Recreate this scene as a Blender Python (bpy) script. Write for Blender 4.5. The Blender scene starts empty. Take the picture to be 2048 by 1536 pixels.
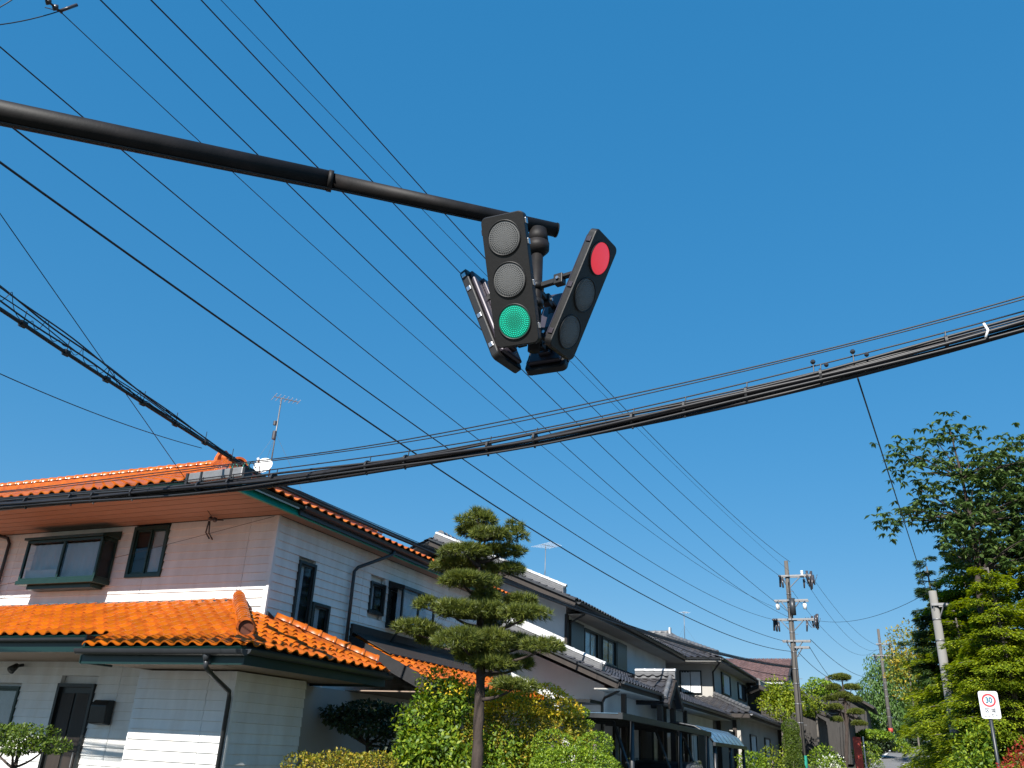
import bpy, math, random
import numpy as np
from mathutils import Vector, Matrix
random.seed(7); rng = np.random.default_rng(7)
R_ = math.radians
scene = bpy.context.scene
col = scene.collection

# ------------------------------------------------------------------ camera
EYE = Vector((0, 0, 1.6))
F_PX, PITCH, ROLL, YAW = 1690.0, R_(23.5), R_(2.7), R_(24.0)
cy, sy = math.cos(YAW), math.sin(YAW)
fwd = Vector((-sy*math.cos(PITCH), cy*math.cos(PITCH), math.sin(PITCH)))
r0 = Vector((cy, sy, 0)); u0 = r0.cross(fwd)
right = r0*math.cos(ROLL) + u0*math.sin(ROLL)
up = -r0*math.sin(ROLL) + u0*math.cos(ROLL)
cd = bpy.data.cameras.new('camera'); cam = bpy.data.objects.new('camera', cd); col.objects.link(cam)
cd.sensor_width = 36; cd.lens = 36*F_PX/2048; cd.clip_end = 3000; cd.clip_start = .05
m = Matrix((right, up, -fwd)).transposed().to_4x4(); m.translation = EYE
cam.matrix_world = m
scene.camera = cam

# ------------------------------------------------------------------ sky, sun, exposure
SUN_EL, SUN_AZ = R_(37.8), R_(2)          # azimuth: from behind the camera, a little to the right
sd = Vector((math.sin(SUN_AZ)*math.cos(SUN_EL), -math.cos(SUN_AZ)*math.cos(SUN_EL), math.sin(SUN_EL)))
w = bpy.data.worlds.new('World'); scene.world = w; w.use_nodes = True
nt = w.node_tree; bg = nt.nodes['Background']
sk = nt.nodes.new('ShaderNodeTexSky'); sk.sky_type = 'NISHITA'; sk.sun_disc = False
sk.sun_elevation = SUN_EL; sk.sun_rotation = math.pi - SUN_AZ
sk.altitude = 1500; sk.air_density = 1.0; sk.dust_density = 0.0; sk.ozone_density = 6.0
hs = nt.nodes.new('ShaderNodeHueSaturation'); hs.inputs['Saturation'].default_value = 2.55; hs.inputs['Hue'].default_value = .502
ga = nt.nodes.new('ShaderNodeGamma'); ga.inputs['Gamma'].default_value = .30
nt.links.new(sk.outputs[0], ga.inputs['Color']); nt.links.new(ga.outputs[0], hs.inputs['Color']); nt.links.new(hs.outputs[0], bg.inputs['Color'])
bg.inputs['Strength'].default_value = 0.15
sl = bpy.data.lights.new('sun', 'SUN'); sl.energy = 3.05; sl.angle = R_(.53); sl.color = (1, .96, .89)
so = bpy.data.objects.new('sun', sl); col.objects.link(so)
so.rotation_euler = sd.to_track_quat('Z', 'Y').to_euler(); so.location = (0, -20, 30)
vs = scene.view_settings; vs.view_transform = 'Standard'; vs.look = 'None'; vs.exposure = 1.5; vs.gamma = 1
scene.render.engine = 'CYCLES'
scene.cycles.max_bounces = 8; scene.cycles.diffuse_bounces = 4; scene.cycles.transparent_max_bounces = 12

# ------------------------------------------------------------------ helpers
def tag(o, label=None, cat=None, group=None, kind=None):
    if label: o['label'] = label
    if cat: o['category'] = cat
    if group: o['group'] = group
    if kind: o['kind'] = kind
    return o
ROOT = {}
def thing(name, loc, label, cat, group=None):
    o = bpy.data.objects.new(name, None); col.objects.link(o); o.location = loc
    o.empty_display_size = .2; ROOT[o] = Vector(loc)
    return tag(o, label, cat, group)
def hook(o, parent):
    if parent is not None:
        o.parent = parent
        if parent in ROOT: o.matrix_parent_inverse = Matrix.Translation(-ROOT[parent])
def link_mesh(name, me, mat, parent=None, smooth=False, kind=None, label=None):
    me.materials.append(mat)
    if smooth: me.polygons.foreach_set('use_smooth', [True]*len(me.polygons))
    o = bpy.data.objects.new(name, me); col.objects.link(o); hook(o, parent)
    if kind: o['kind'] = kind
    if label: o['label'] = label
    return o
def V(*a): return Vector(a)
class MB:
    def __init__(s): s.v = []; s.f = []
    def add(s, vs, fs):
        n = len(s.v); s.v += [tuple(p) for p in vs]; s.f += [tuple(i+n for i in f) for f in fs]; return s
    def box(s, x0, x1, y0, y1, z0, z1):
        return s.add([(x, y, z) for x in (x0, x1) for y in (y0, y1) for z in (z0, z1)],
                     [(0,1,3,2), (4,6,7,5), (0,4,5,1), (2,3,7,6), (0,2,6,4), (1,5,7,3)])
    def obox(s, c, a, b, d):                     # centre and three half-axis vectors
        c = V(*c); vs = [c + a*i + b*j + d*k for i in (-1, 1) for j in (-1, 1) for k in (-1, 1)]
        return s.add(vs, [(0,1,3,2), (4,6,7,5), (0,4,5,1), (2,3,7,6), (0,2,6,4), (1,5,7,3)])
    def beam(s, p, q, w, h, upv=None):           # rectangular bar from p to q
        p, q = V(*p), V(*q); d = (q-p).normalized()
        upv = upv or (V(0,0,1) if abs(d.z) < .95 else V(0,1,0))
        sd_ = d.cross(upv).normalized(); u = sd_.cross(d)
        return s.obox((p+q)/2, (q-p)/2, sd_*w/2, u*h/2)
    def tube(s, pts, r, n=8, cap=True):
        pts = [V(*p) for p in pts]; rs = r if isinstance(r, (list, tuple)) else [r]*len(pts)
        base = len(s.v); prev = None
        for i, p in enumerate(pts):
            d = (pts[min(i+1, len(pts)-1)] - pts[max(i-1, 0)]).normalized()
            if prev is None:
                a = d.cross(V(0,0,1) if abs(d.z) < .9 else V(1,0,0)).normalized()
            else:
                a = (prev - d*prev.dot(d)).normalized()
            prev = a; b = d.cross(a)
            for k in range(n):
                t = 2*math.pi*k/n; s.v.append(tuple(p + (a*math.cos(t) + b*math.sin(t))*rs[i]))
        for i in range(len(pts)-1):
            for k in range(n):
                k2 = (k+1) % n
                s.f.append((base+i*n+k, base+i*n+k2, base+(i+1)*n+k2, base+(i+1)*n+k))
        if cap:
            s.f.append(tuple(base+k for k in range(n))[::-1]); e = base+(len(pts)-1)*n
            s.f.append(tuple(e+k for k in range(n)))
        return s
    def prism(s, poly, vec):
        n = len(poly); vec = V(*vec); a = [V(*p) for p in poly]; b = [p+vec for p in a]
        fs = [tuple(range(n))[::-1], tuple(range(n, 2*n))] + [(i, (i+1) % n, n+(i+1) % n, n+i) for i in range(n)]
        return s.add(a+b, fs)
    def grid(s, rows):                            # rows of points -> quads
        n = len(s.v); w_ = len(rows[0])
        for r in rows: s.v += [tuple(p) for p in r]
        for i in range(len(rows)-1):
            for j in range(w_-1):
                s.f.append((n+i*w_+j, n+i*w_+j+1, n+(i+1)*w_+j+1, n+(i+1)*w_+j))
        return s
    def ball(s, c, rx, ry=None, rz=None, n=8, m_=5):
        ry = ry or rx; rz = rz or rx; rows = []
        for i in range(m_+1):
            t = math.pi*i/m_
            rows.append([(c[0]+rx*math.sin(t)*math.cos(2*math.pi*k/n), c[1]+ry*math.sin(t)*math.sin(2*math.pi*k/n), c[2]+rz*math.cos(t)) for k in range(n+1)])
        return s.grid(rows)
    def mesh(s, name):
        me = bpy.data.meshes.new(name); me.from_pydata(s.v, [], s.f); me.update(); return me
    def build(s, name, mat, parent=None, smooth=False, kind=None, label=None, bevel=0):
        o = link_mesh(name, s.mesh(name), mat, parent, smooth, kind, label)
        if bevel:
            b = o.modifiers.new('bevel', 'BEVEL'); b.width = bevel; b.segments = 2; b.limit_method = 'ANGLE'
        return o
def bezier(p0, p1, p2, n=10):
    p0, p1, p2 = V(*p0), V(*p1), V(*p2)
    return [p0*(1-t)**2 + p1*2*t*(1-t) + p2*t*t for t in [i/n for i in range(n+1)]]

# ------------------------------------------------------------------ materials
def newmat(name):
    mt = bpy.data.materials.new(name); mt.use_nodes = True
    return mt, mt.node_tree, mt.node_tree.nodes['Principled BSDF']
def mat(name, colr, rough=.6, metal=0, var=.12, scale=6, bump=0, bscale=40, objvar=0, island=0, spec=.5, coat=0, col2=None, c2scale=2, stretch=None, emit=0, streak=0):
    """plain surface: base colour, broken up by noise, optionally a second stain colour, per-object or per-piece variation, fine bump"""
    mt, nt, p = newmat(name); N, L = nt.nodes.new, nt.links.new
    p.inputs['Roughness'].default_value = rough; p.inputs['Metallic'].default_value = metal
    p.inputs['Specular IOR Level'].default_value = spec; p.inputs['Coat Weight'].default_value = coat; p.inputs['Coat Roughness'].default_value = .08
    tc = N('ShaderNodeTexCoord'); mp = N('ShaderNodeMapping'); L(tc.outputs['Object'], mp.inputs[0])
    if stretch: mp.inputs['Scale'].default_value = stretch
    no = N('ShaderNodeTexNoise'); no.inputs['Scale'].default_value = scale; no.inputs['Detail'].default_value = 5; L(mp.outputs[0], no.inputs['Vector'])
    mr = N('ShaderNodeMapRange'); mr.inputs['From Min'].default_value = .25; mr.inputs['From Max'].default_value = .75
    mr.inputs['To Min'].default_value = 1-var; mr.inputs['To Max'].default_value = 1+var; L(no.outputs['Fac'], mr.inputs['Value'])
    hs = N('ShaderNodeHueSaturation'); L(mr.outputs[0], hs.inputs['Value'])
    src = None
    if col2:
        n2 = N('ShaderNodeTexNoise'); n2.inputs['Scale'].default_value = c2scale; n2.inputs['Detail'].default_value = 6; L(mp.outputs[0], n2.inputs['Vector'])
        cr = N('ShaderNodeValToRGB'); cr.color_ramp.elements[0].position = .42; cr.color_ramp.elements[1].position = .68
        cr.color_ramp.elements[0].color = (*colr, 1); cr.color_ramp.elements[1].color = (*col2, 1); L(n2.outputs['Fac'], cr.inputs[0]); src = cr.outputs[0]
    if src: L(src, hs.inputs['Color'])
    else: hs.inputs['Color'].default_value = (*colr, 1)
    out = hs.outputs[0]
    if objvar or island:
        if island: g = N('ShaderNodeNewGeometry'); rnd = g.outputs['Random Per Island']; a = island
        else: g = N('ShaderNodeObjectInfo'); rnd = g.outputs['Random']; a = objvar
        m2 = N('ShaderNodeMapRange'); m2.inputs['To Min'].default_value = 1-a; m2.inputs['To Max'].default_value = 1+a; L(rnd, m2.inputs['Value'])
        h2 = N('ShaderNodeHueSaturation'); L(m2.outputs[0], h2.inputs['Value']); L(out, h2.inputs['Color']); out = h2.outputs[0]
    L(out, p.inputs['Base Color'])
    if bump:
        nb = N('ShaderNodeTexNoise'); nb.inputs['Scale'].default_value = bscale; nb.inputs['Detail'].default_value = 4; L(mp.outputs[0], nb.inputs['Vector'])
        bp = N('ShaderNodeBump'); bp.inputs['Strength'].default_value = bump; bp.inputs['Distance'].default_value = .02; L(nb.outputs['Fac'], bp.inputs['Height']); L(bp.outputs[0], p.inputs['Normal'])
    if emit:
        p.inputs['Emission Color'].default_value = (*colr, 1); p.inputs['Emission Strength'].default_value = emit
    return mt
def leafmat(name, c1, c2, c3=None, trans=.35, rough=.5, spec=.4):
    mt, nt, p = newmat(name); N, L = nt.nodes.new, nt.links.new
    g = N('ShaderNodeNewGeometry'); cr = N('ShaderNodeValToRGB'); L(g.outputs['Random Per Island'], cr.inputs[0])
    e = cr.color_ramp.elements; e[0].color = (*c1, 1); e[1].color = (*(c3 or c2), 1)
    if c3: x = e.new(.55); x.color = (*c2, 1)
    p.inputs['Roughness'].default_value = rough; p.inputs['Specular IOR Level'].default_value = spec
    L(cr.outputs[0], p.inputs['Base Color'])
    tr = N('ShaderNodeBsdfTranslucent'); hs = N('ShaderNodeHueSaturation'); hs.inputs['Hue'].default_value = .49; hs.inputs['Saturation'].default_value = 1.1; hs.inputs['Value'].default_value = 1.25
    L(cr.outputs[0], hs.inputs['Color']); L(hs.outputs[0], tr.inputs['Color'])
    mx = N('ShaderNodeMixShader'); mx.inputs[0].default_value = trans
    out = nt.nodes['Material Output']; L(p.outputs[0], mx.inputs[1]); L(tr.outputs[0], mx.inputs[2]); L(mx.outputs[0], out.inputs['Surface'])
    return mt
def glassmat(name, tint=(.8, .84, .86), refl=1.3):
    mt, nt, p = newmat(name); N, L = nt.nodes.new, nt.links.new
    t = N('ShaderNodeBsdfTransparent'); t.inputs[0].default_value = (*tint, 1)
    g = N('ShaderNodeBsdfGlossy'); g.inputs['Roughness'].default_value = .02; g.inputs['Color'].default_value = (.9, .9, .9, 1)
    lw = N('ShaderNodeLayerWeight'); lw.inputs['Blend'].default_value = .5
    pw = N('ShaderNodeMath'); pw.operation = 'POWER'; pw.inputs[1].default_value = 4; L(lw.outputs['Facing'], pw.inputs[0])
    fr = N('ShaderNodeMath'); fr.operation = 'MULTIPLY_ADD'; fr.inputs[1].default_value = .4; fr.inputs[2].default_value = .03; L(pw.outputs[0], fr.inputs[0])
    no = N('ShaderNodeTexNoise'); no.inputs['Scale'].default_value = 1.5; bp = N('ShaderNodeBump'); bp.inputs['Strength'].default_value = .05; bp.inputs['Distance'].default_value = .05
    L(no.outputs['Fac'], bp.inputs['Height']); L(bp.outputs[0], g.inputs['Normal'])
    mx = N('ShaderNodeMixShader'); L(fr.outputs[0], mx.inputs[0]); L(t.outputs[0], mx.inputs[1]); L(g.outputs[0], mx.inputs[2])
    L(mx.outputs[0], nt.nodes['Material Output'].inputs['Surface']); return mt
M = {}
M['siding'] = mat('cream_siding', (.745, .735, .71), .55, var=.06, scale=3, bump=.12, bscale=90, objvar=.03, col2=(.68, .65, .61), c2scale=1.6, stretch=(2.2, 2.2, .45))
M['green'] = mat('green_paint', (.010, .36, .25), .4, var=.12, scale=5, col2=(.02, .25, .2), c2scale=3)
M['shadegreen'] = mat('shaded_green_paint', (.004, .022, .02), .4, var=.15, scale=5)  # green trim darkened: shade under gutters and tiles put into the paint
M['bronze'] = mat('bronze_aluminium', (.022, .024, .024), .35, metal=.3, var=.15)
M['bronzegreen'] = mat('dark_green_aluminium', (.012, .035, .03), .35, metal=.2, var=.15)
M['gutter'] = mat('dark_gutter', (.03, .033, .037), .4, var=.15)
M['otile'] = mat('orange_glazed_tile', (.44, .108, .004), .33, var=.2, scale=7, objvar=.22, spec=.4, coat=.18, col2=(.36, .07, .009), c2scale=5, bump=.05, bscale=30)
M['otile_j'] = mat('orange_glazed_tile_joined', (.44, .108, .004), .33, var=.2, scale=7, island=.22, spec=.4, coat=.18, col2=(.36, .07, .009), c2scale=5)
M['otile_o'] = mat('orange_ornament_tile', (.50, .11, .012), .45, var=.25, scale=9, col2=(.30, .06, .012), c2scale=6, spec=.4)
M['otile_in'] = mat('tile_hollow_shade', (.10, .03, .015), .8, var=.2)  # dark disc colour standing for the shade inside the round end tile
M['gtile'] = mat('grey_roof_tile', (.042, .041, .047), .45, var=.25, scale=5, island=.25, col2=(.06, .057, .06), c2scale=1.5)
M['gcap'] = mat('grey_ridge_tile', (.13, .13, .135), .45, var=.2, scale=5, island=.12)
M['whitecap'] = mat('pale_mortar_ridge', (.50, .50, .50), .5, var=.1, scale=5)
M['mtile'] = mat('brown_roof_tile', (.13, .075, .065), .5, var=.2, scale=5, island=.2)
M['plaster'] = mat('white_plaster', (.70, .71, .72), .85, var=.06, scale=2, bump=.15, bscale=120, col2=(.54, .54, .55), c2scale=1)
M['plaster2'] = mat('grey_plaster', (.42, .40, .37), .85, var=.07, scale=2, bump=.15, bscale=120, col2=(.36, .34, .31), c2scale=1)
M['soffit'] = mat('pale_soffit', (.30, .22, .165), .7, var=.06, scale=3, objvar=.03)
M['wood'] = mat('dark_wood', (.028, .020, .016), .65, var=.3, scale=8, stretch=(1, 1, .15))
M['shed'] = mat('weathered_boards', (.04, .036, .033), .8, var=.3, scale=8, objvar=.2, stretch=(2, 2, .2))
M['glass'] = glassmat('window_glass')
M['glassblue'] = mat('blue_polycarbonate', (.12, .2, .28), .2, var=.1, scale=3)
M['curtain'] = mat('pale_curtain', (.66, .68, .70), .9, var=.1, scale=4)
M['darkroom'] = mat('dark_interior', (.02, .02, .022), .9, var=.2)
M['black'] = mat('black_cable', (.014, .014, .016), .5, var=.2, scale=20)
M['cable'] = mat('sheathed_cable', (.013, .012, .014), .45, var=.25, scale=12, spec=.4)
M['arm'] = mat('dark_brown_arm_paint', (.007, .006, .006), .6, spec=.3, var=.25, scale=14, bump=.05, col2=(.014, .011, .011), c2scale=5)
M['head'] = mat('black_brown_signal_paint', (.008, .007, .007), .5, var=.2, scale=20, bump=.04)
M['headback'] = mat('plum_grey_signal_back', (.05, .042, .055), .35, var=.15, scale=12, metal=.2)
M['clip'] = mat('bright_steel_clip', (.6, .6, .62), .25, metal=.9)
M['lens_off'] = mat('unlit_lens', (.12, .12, .12), .4, var=.06, scale=60, bump=.15, bscale=220)
M['led_off'] = mat('unlit_led', (.15, .15, .148), .35, var=.1)
M['lens_red'] = mat('lit_red_lens', (.72, .04, .06), .35, var=.05, scale=60, emit=.28)
M['lens_green'] = mat('green_lens_base', (.004, .12, .075), .35, var=.05, scale=60, emit=.22)
M['led_green'] = mat('green_led', (.01, .50, .33), .3, var=.05, emit=.32)
M['concrete'] = mat('pole_concrete', (.105, .095, .085), .85, var=.15, scale=6, bump=.15, bscale=60, col2=(.075, .068, .06), c2scale=3, stretch=(1, 1, .3))
M['concrete_light'] = mat('pale_pole_concrete', (.24, .235, .225), .85, var=.18, scale=6, bump=.15, bscale=60, col2=(.16, .155, .145), c2scale=3, stretch=(1, 1, .3))
M['steel'] = mat('galvanised_steel', (.20, .20, .205), .5, metal=.5, var=.15, scale=12)
M['porcelain'] = mat('white_insulator', (.75, .75, .74), .25, var=.05)
M['brownins'] = mat('dark_insulator', (.05, .045, .05), .3, var=.15)
M['white'] = mat('white_paint', (.75, .75, .74), .45, var=.06)
M['signwhite'] = mat('white_sign_sheet', (.72, .74, .76), .35, var=.05, scale=9, col2=(.62, .63, .66), c2scale=6)
M['signred'] = mat('red_sign_film', (.55, .03, .04), .4, var=.08)
M['signblue'] = mat('teal_sign_film', (.012, .12, .19), .4, var=.08)
M['signblack'] = mat('grey_sign_film', (.03, .03, .035), .5, var=.1)
M['greenwrap'] = mat('green_pole_wrap', (.02, .24, .17), .6, var=.1)
M['redwrap'] = mat('red_notice', (.45, .06, .04), .6, var=.1)
M['asphalt'] = mat('asphalt', (.075, .075, .08), .9, var=.18, scale=1.2, bump=.3, bscale=150, col2=(.055, .055, .057), c2scale=.4)
M['street'] = mat('worn_asphalt', (.17, .17, .175), .9, var=.15, scale=1.2, bump=.3, bscale=150, col2=(.14, .14, .14), c2scale=.4)
M['paint'] = mat('road_paint', (.68, .68, .66), .7, var=.12, scale=4)
M['soil'] = mat('garden_soil', (.055, .048, .034), .95, var=.3, scale=2, bump=.4, bscale=20, col2=(.035, .05, .02), c2scale=.6)
M['bark'] = mat('pine_bark', (.05, .036, .03), .95, var=.35, scale=14, bump=.8, bscale=25, stretch=(1, 1, .35))
M['bark2'] = mat('grey_bark', (.12, .105, .09), .95, var=.3, scale=14, bump=.6, bscale=25, stretch=(1, 1, .3))
M['pine'] = leafmat('pine_needles', (.05, .075, .016), (.10, .125, .02), (.20, .22, .03), trans=.22)
M['shrub'] = leafmat('bright_shrub_leaf', (.05, .11, .010), (.13, .22, .016), (.34, .40, .03), trans=.35)
M['azalea'] = leafmat('azalea_leaf', (.12, .15, .015), (.26, .25, .02), (.46, .30, .03), trans=.3)
M['azaleatop'] = leafmat('orange_azalea_tip', (.50, .48, .025), (.72, .56, .03), (.75, .42, .035), trans=.3)
M['box'] = leafmat('clipped_leaf', (.08, .16, .010), (.16, .25, .016), (.28, .36, .02), trans=.3)
M['column'] = leafmat('column_leaf', (.05, .09, .008), (.08, .13, .012), (.13, .17, .016), trans=.2)
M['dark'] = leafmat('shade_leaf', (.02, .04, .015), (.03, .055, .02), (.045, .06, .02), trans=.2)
M['broad'] = leafmat('broad_leaf', (.05, .095, .03), (.085, .145, .04), (.17, .23, .07), trans=.35, rough=.35)
M['conifer'] = leafmat('yellow_green_spray', (.085, .135, .012), (.20, .27, .018), (.38, .43, .028), trans=.42)
M['yellow'] = leafmat('yellow_green_leaf', (.14, .21, .015), (.22, .28, .02), (.32, .34, .03), trans=.4)
M['willow'] = leafmat('pale_green_leaf', (.07, .14, .03), (.10, .19, .04), (.15, .23, .06), trans=.35)
M['redleaf'] = leafmat('red_azalea_leaf', (.30, .035, .02), (.42, .05, .03), (.10, .12, .03), trans=.3)
M['flower'] = leafmat('white_flower', (.6, .62, .55), (.7, .7, .6), trans=.3)
# ------------------------------------------------------------------ ground, road
def gz(y):
    return float(np.interp(y, [-200, 20, 62, 80, 110, 200, 700], [0, 0, 1.7, 3.05, 3.95, 5.5, 5.6]))
ys = [-60, -20, 0, 10, 20, 30, 40, 50, 62, 68, 74, 80, 90, 100, 110, 150, 200, 400, 900]
g = MB(); g.grid([[(x, y, gz(y)-.03) for x in (-700, -150, -40, -20, -8, 0, 8, 20, 40, 150, 700)] for y in ys])
tag(g.build('ground', M['soil']), kind='structure')
def roadc(y): return float(np.interp(y, [-60, 20, 50, 62, 80, 110, 160, 300], [-1.2, -.9, -.5, -.35, .75, 2.1, 6.5, 28]))
def roadw(y): return float(np.interp(y, [0, 20, 62, 110], [3.2, 3.2, 3.6, 3.8]))/2
yy = list(np.arange(9, 160, 2.5))
g = MB(); g.grid([[(roadc(y)+roadw(y)*k, y, gz(y)+.012) for k in (-1, 0, 1)] for y in yy])
tag(g.build('street', M['street']), kind='structure')
g = MB(); g.box(-60, 60, 2.5, 9, -.02, .008); tag(g.build('cross_road', M['asphalt']), kind='structure')
for sgn, nm in ((-1, 'edge_line'), (1, 'edge_line')):
    g = MB(); g.grid([[(roadc(y)+(roadw(y)-.28)*sgn+k, y, gz(y)+.018) for k in (-.07, .07)] for y in np.arange(12, 130, 2.5)])
    tag(g.build(nm, M['paint']), kind='structure')
for y in (60, 61.6, 63.2, 64.8, 66.4):          # speed-reducing bars on the slope
    g = MB(); g.grid([[(roadc(y)+.1, y, gz(y)+.018), (roadc(y)+1.15, y, gz(y)+.018)], [(roadc(y)+.1, y+.45, gz(y+.45)+.018), (roadc(y)+1.15, y+.45, gz(y+.45)+.018)]])
    tag(g.build('road_marking', M['paint']), kind='structure')
for sgn in (-1, 1):
    g = MB()
    yk = np.arange(12, 130, 3.0)
    g.grid([[(roadc(y)+(roadw(y)+.02+a)*sgn, y, gz(y)+b) for a, b in ((0, -.02), (0, .12), (.18, .12), (.18, -.05))] for y in yk])
    tag(g.build('kerb', M['concrete']), kind='structure')

# ------------------------------------------------------------------ roofs
def tile_mesh(name, tw, tl, h, nu=8, lip=.02):
    m_ = MB(); rows = []
    prof = []
    for i in range(nu+1):
        u = i/nu
        prof.append((u*tw, h*math.sin(math.pi*u/.62) if u < .62 else -h*.18*math.sin(math.pi*(u-.62)/.38)))
    for t, dz in ((-.0, lip), (tl*.5, lip*.55), (tl+.03, 0.0)):
        rows.append([(s, t, z+dz) for s, z in prof])
    m_.grid(rows)
    m_.grid([[(s, 0, z+lip-.022) for s, z in prof], rows[0]])
    return m_
def inpoly(poly, x, y):
    c = False; n = len(poly)
    for i in range(n):
        (x1, y1), (x2, y2) = poly[i], poly[(i+1) % n]
        if (y1 > y) != (y2 > y) and x < (x2-x1)*(y-y1)/(y2-y1)+x1: c = not c
    return c
def roof_frame(poly):
    """poly: planar 3-D polygon whose first edge is the eave, left to right seen from outside"""
    P_ = [V(*p) for p in poly]; s = (P_[1]-P_[0]).normalized()
    nrm = V(0, 0, 0)
    for i in range(len(P_)): nrm += (P_[i]-P_[0]).cross(P_[(i+1) % len(P_)]-P_[0])
    n = nrm.normalized(); n = n if n.z > 0 else -n
    t = n.cross(s)
    q = [((p-P_[0]).dot(s), (p-P_[0]).dot(t)) for p in P_]
    return P_[0], s, t, n, q
def roof_spots(poly, tw, tl):
    o, s, t, n, q = roof_frame(poly)
    xs = [a for a, b in q]; ts = [b for a, b in q]; out = []
    r = 0
    while r*tl < max(ts)-.02:
        c = math.floor(min(xs)/tw)
        while c*tw < max(xs):
            if inpoly(q, (c+.5)*tw, (r+.45)*tl): out.append(o + s*(c*tw) + t*(r*tl))
            c += 1
        r += 1
    return out, s, t, n
def join_spots(tile, spots, s, t, n):
    tv = np.array(tile.v); tf = np.array(tile.f); A = np.array([s, t, n])
    tv = tv @ A; k = len(tv)
    sp = np.array([list(p) for p in spots])
    vs = (sp[:, None, :] + tv[None]).reshape(-1, 3)
    fs = (tf[None] + (np.arange(len(sp))*k)[:, None, None]).reshape(-1, tf.shape[1])
    return vs, fs
def np_mesh(name, vs, fs):
    me = bpy.data.meshes.new(name); n, k = fs.shape
    me.vertices.add(len(vs)); me.vertices.foreach_set('co', vs.astype(np.float32).ravel())
    me.loops.add(n*k); me.loops.foreach_set('vertex_index', fs.astype(np.int32).ravel())
    me.polygons.add(n); me.polygons.foreach_set('loop_start', (np.arange(n)*k).astype(np.int32))
    me.update(calc_edges=True); return me
def deck(poly, th=.05, drop=.012):
    o, s, t, n, q = roof_frame(poly)
    m_ = MB(); m_.prism([V(*p)-n*(drop+th) for p in poly], n*th); return m_
def grey_roof(parent, poly, mt, tw=.28, tl=.26, h=.05, nu=5, dmat=None):
    part = deck(poly).build('roof_plane', dmat or M['gutter'], parent)
    tm = tile_mesh('t', tw, tl, h, nu, .03)
    sp, s, t, n = roof_spots(poly, tw, tl)
    vs, fs = join_spots(tm, sp, s, t, n)
    link_mesh('roof_tiles', np_mesh('roof_tiles', vs, fs), mt, part, True, 'stuff')
    return part
def barrel(parent, p, q, r, mt, name='ridge_tile', seg=.3, joined=True, base=.16, base_mat=None, n=7, part=None):
    """a ridge: stacked base courses with a row of round cap tiles"""
    p, q = V(*p), V(*q); d = (q-p); L_ = d.length; d.normalize()
    sd_ = d.cross(V(0, 0, 1)).normalized(); u = sd_.cross(d)
    b = MB()
    for k in range(3):
        ww = r*1.9 - k*.02; hh = base/3
        b.obox((p+q)/2 + u*(hh*(k+.5)), (q-p)/2, sd_*ww/2*(1.04 if k % 2 else 1), u*hh*.47)
    part = b.build('ridge', base_mat or mt, parent)
    k = max(1, int(L_/seg)); sl_ = L_/k; J = MB()
    for i in range(k):
        a = p + d*(i*sl_) + u*base; rows = []
        for t_, rr in ((-.015, r*1.08), (sl_*.12, r*1.08), (sl_*.13, r*.97), (sl_, r*.93)):
            rows.append([a + d*t_ + (sd_*math.cos(math.pi*j/n) + u*math.sin(math.pi*j/n))*rr for j in range(n+1)])
        tgt = J if joined else MB()
        tgt.grid(rows); tgt.add(rows[0], [tuple(range(n+1))])
        if not joined: tgt.build(name, mt, part, True)
    if joined: J.build(name+'s', mt, part, True, kind='stuff')
    return part
def gutter(parent, p, q, r=.06, mt=None, name='gutter'):
    p, q = V(*p), V(*q); d = (q-p).normalized(); sd_ = d.cross(V(0, 0, 1)).normalized()
    rows = [[a + sd_*math.cos(math.pi+math.pi*j/6)*rr + V(0, 0, math.sin(math.pi+math.pi*j/6)*rr) for j in range(7)] for a, rr in ((p, r), (q, r))]
    m_ = MB(); m_.grid(rows); rows2 = [[a + sd_*math.cos(math.pi+math.pi*j/6)*(r-.008) + V(0, 0, .001+math.sin(math.pi+math.pi*j/6)*(r-.008)) for j in range(7)] for a in (p, q)]
    m_.grid(rows2); m_.add(rows[0], [tuple(range(7))]); m_.add(rows[1], [tuple(range(7))])
    part = m_.build(name, mt or M['gutter'], parent, True)
    return part
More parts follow.
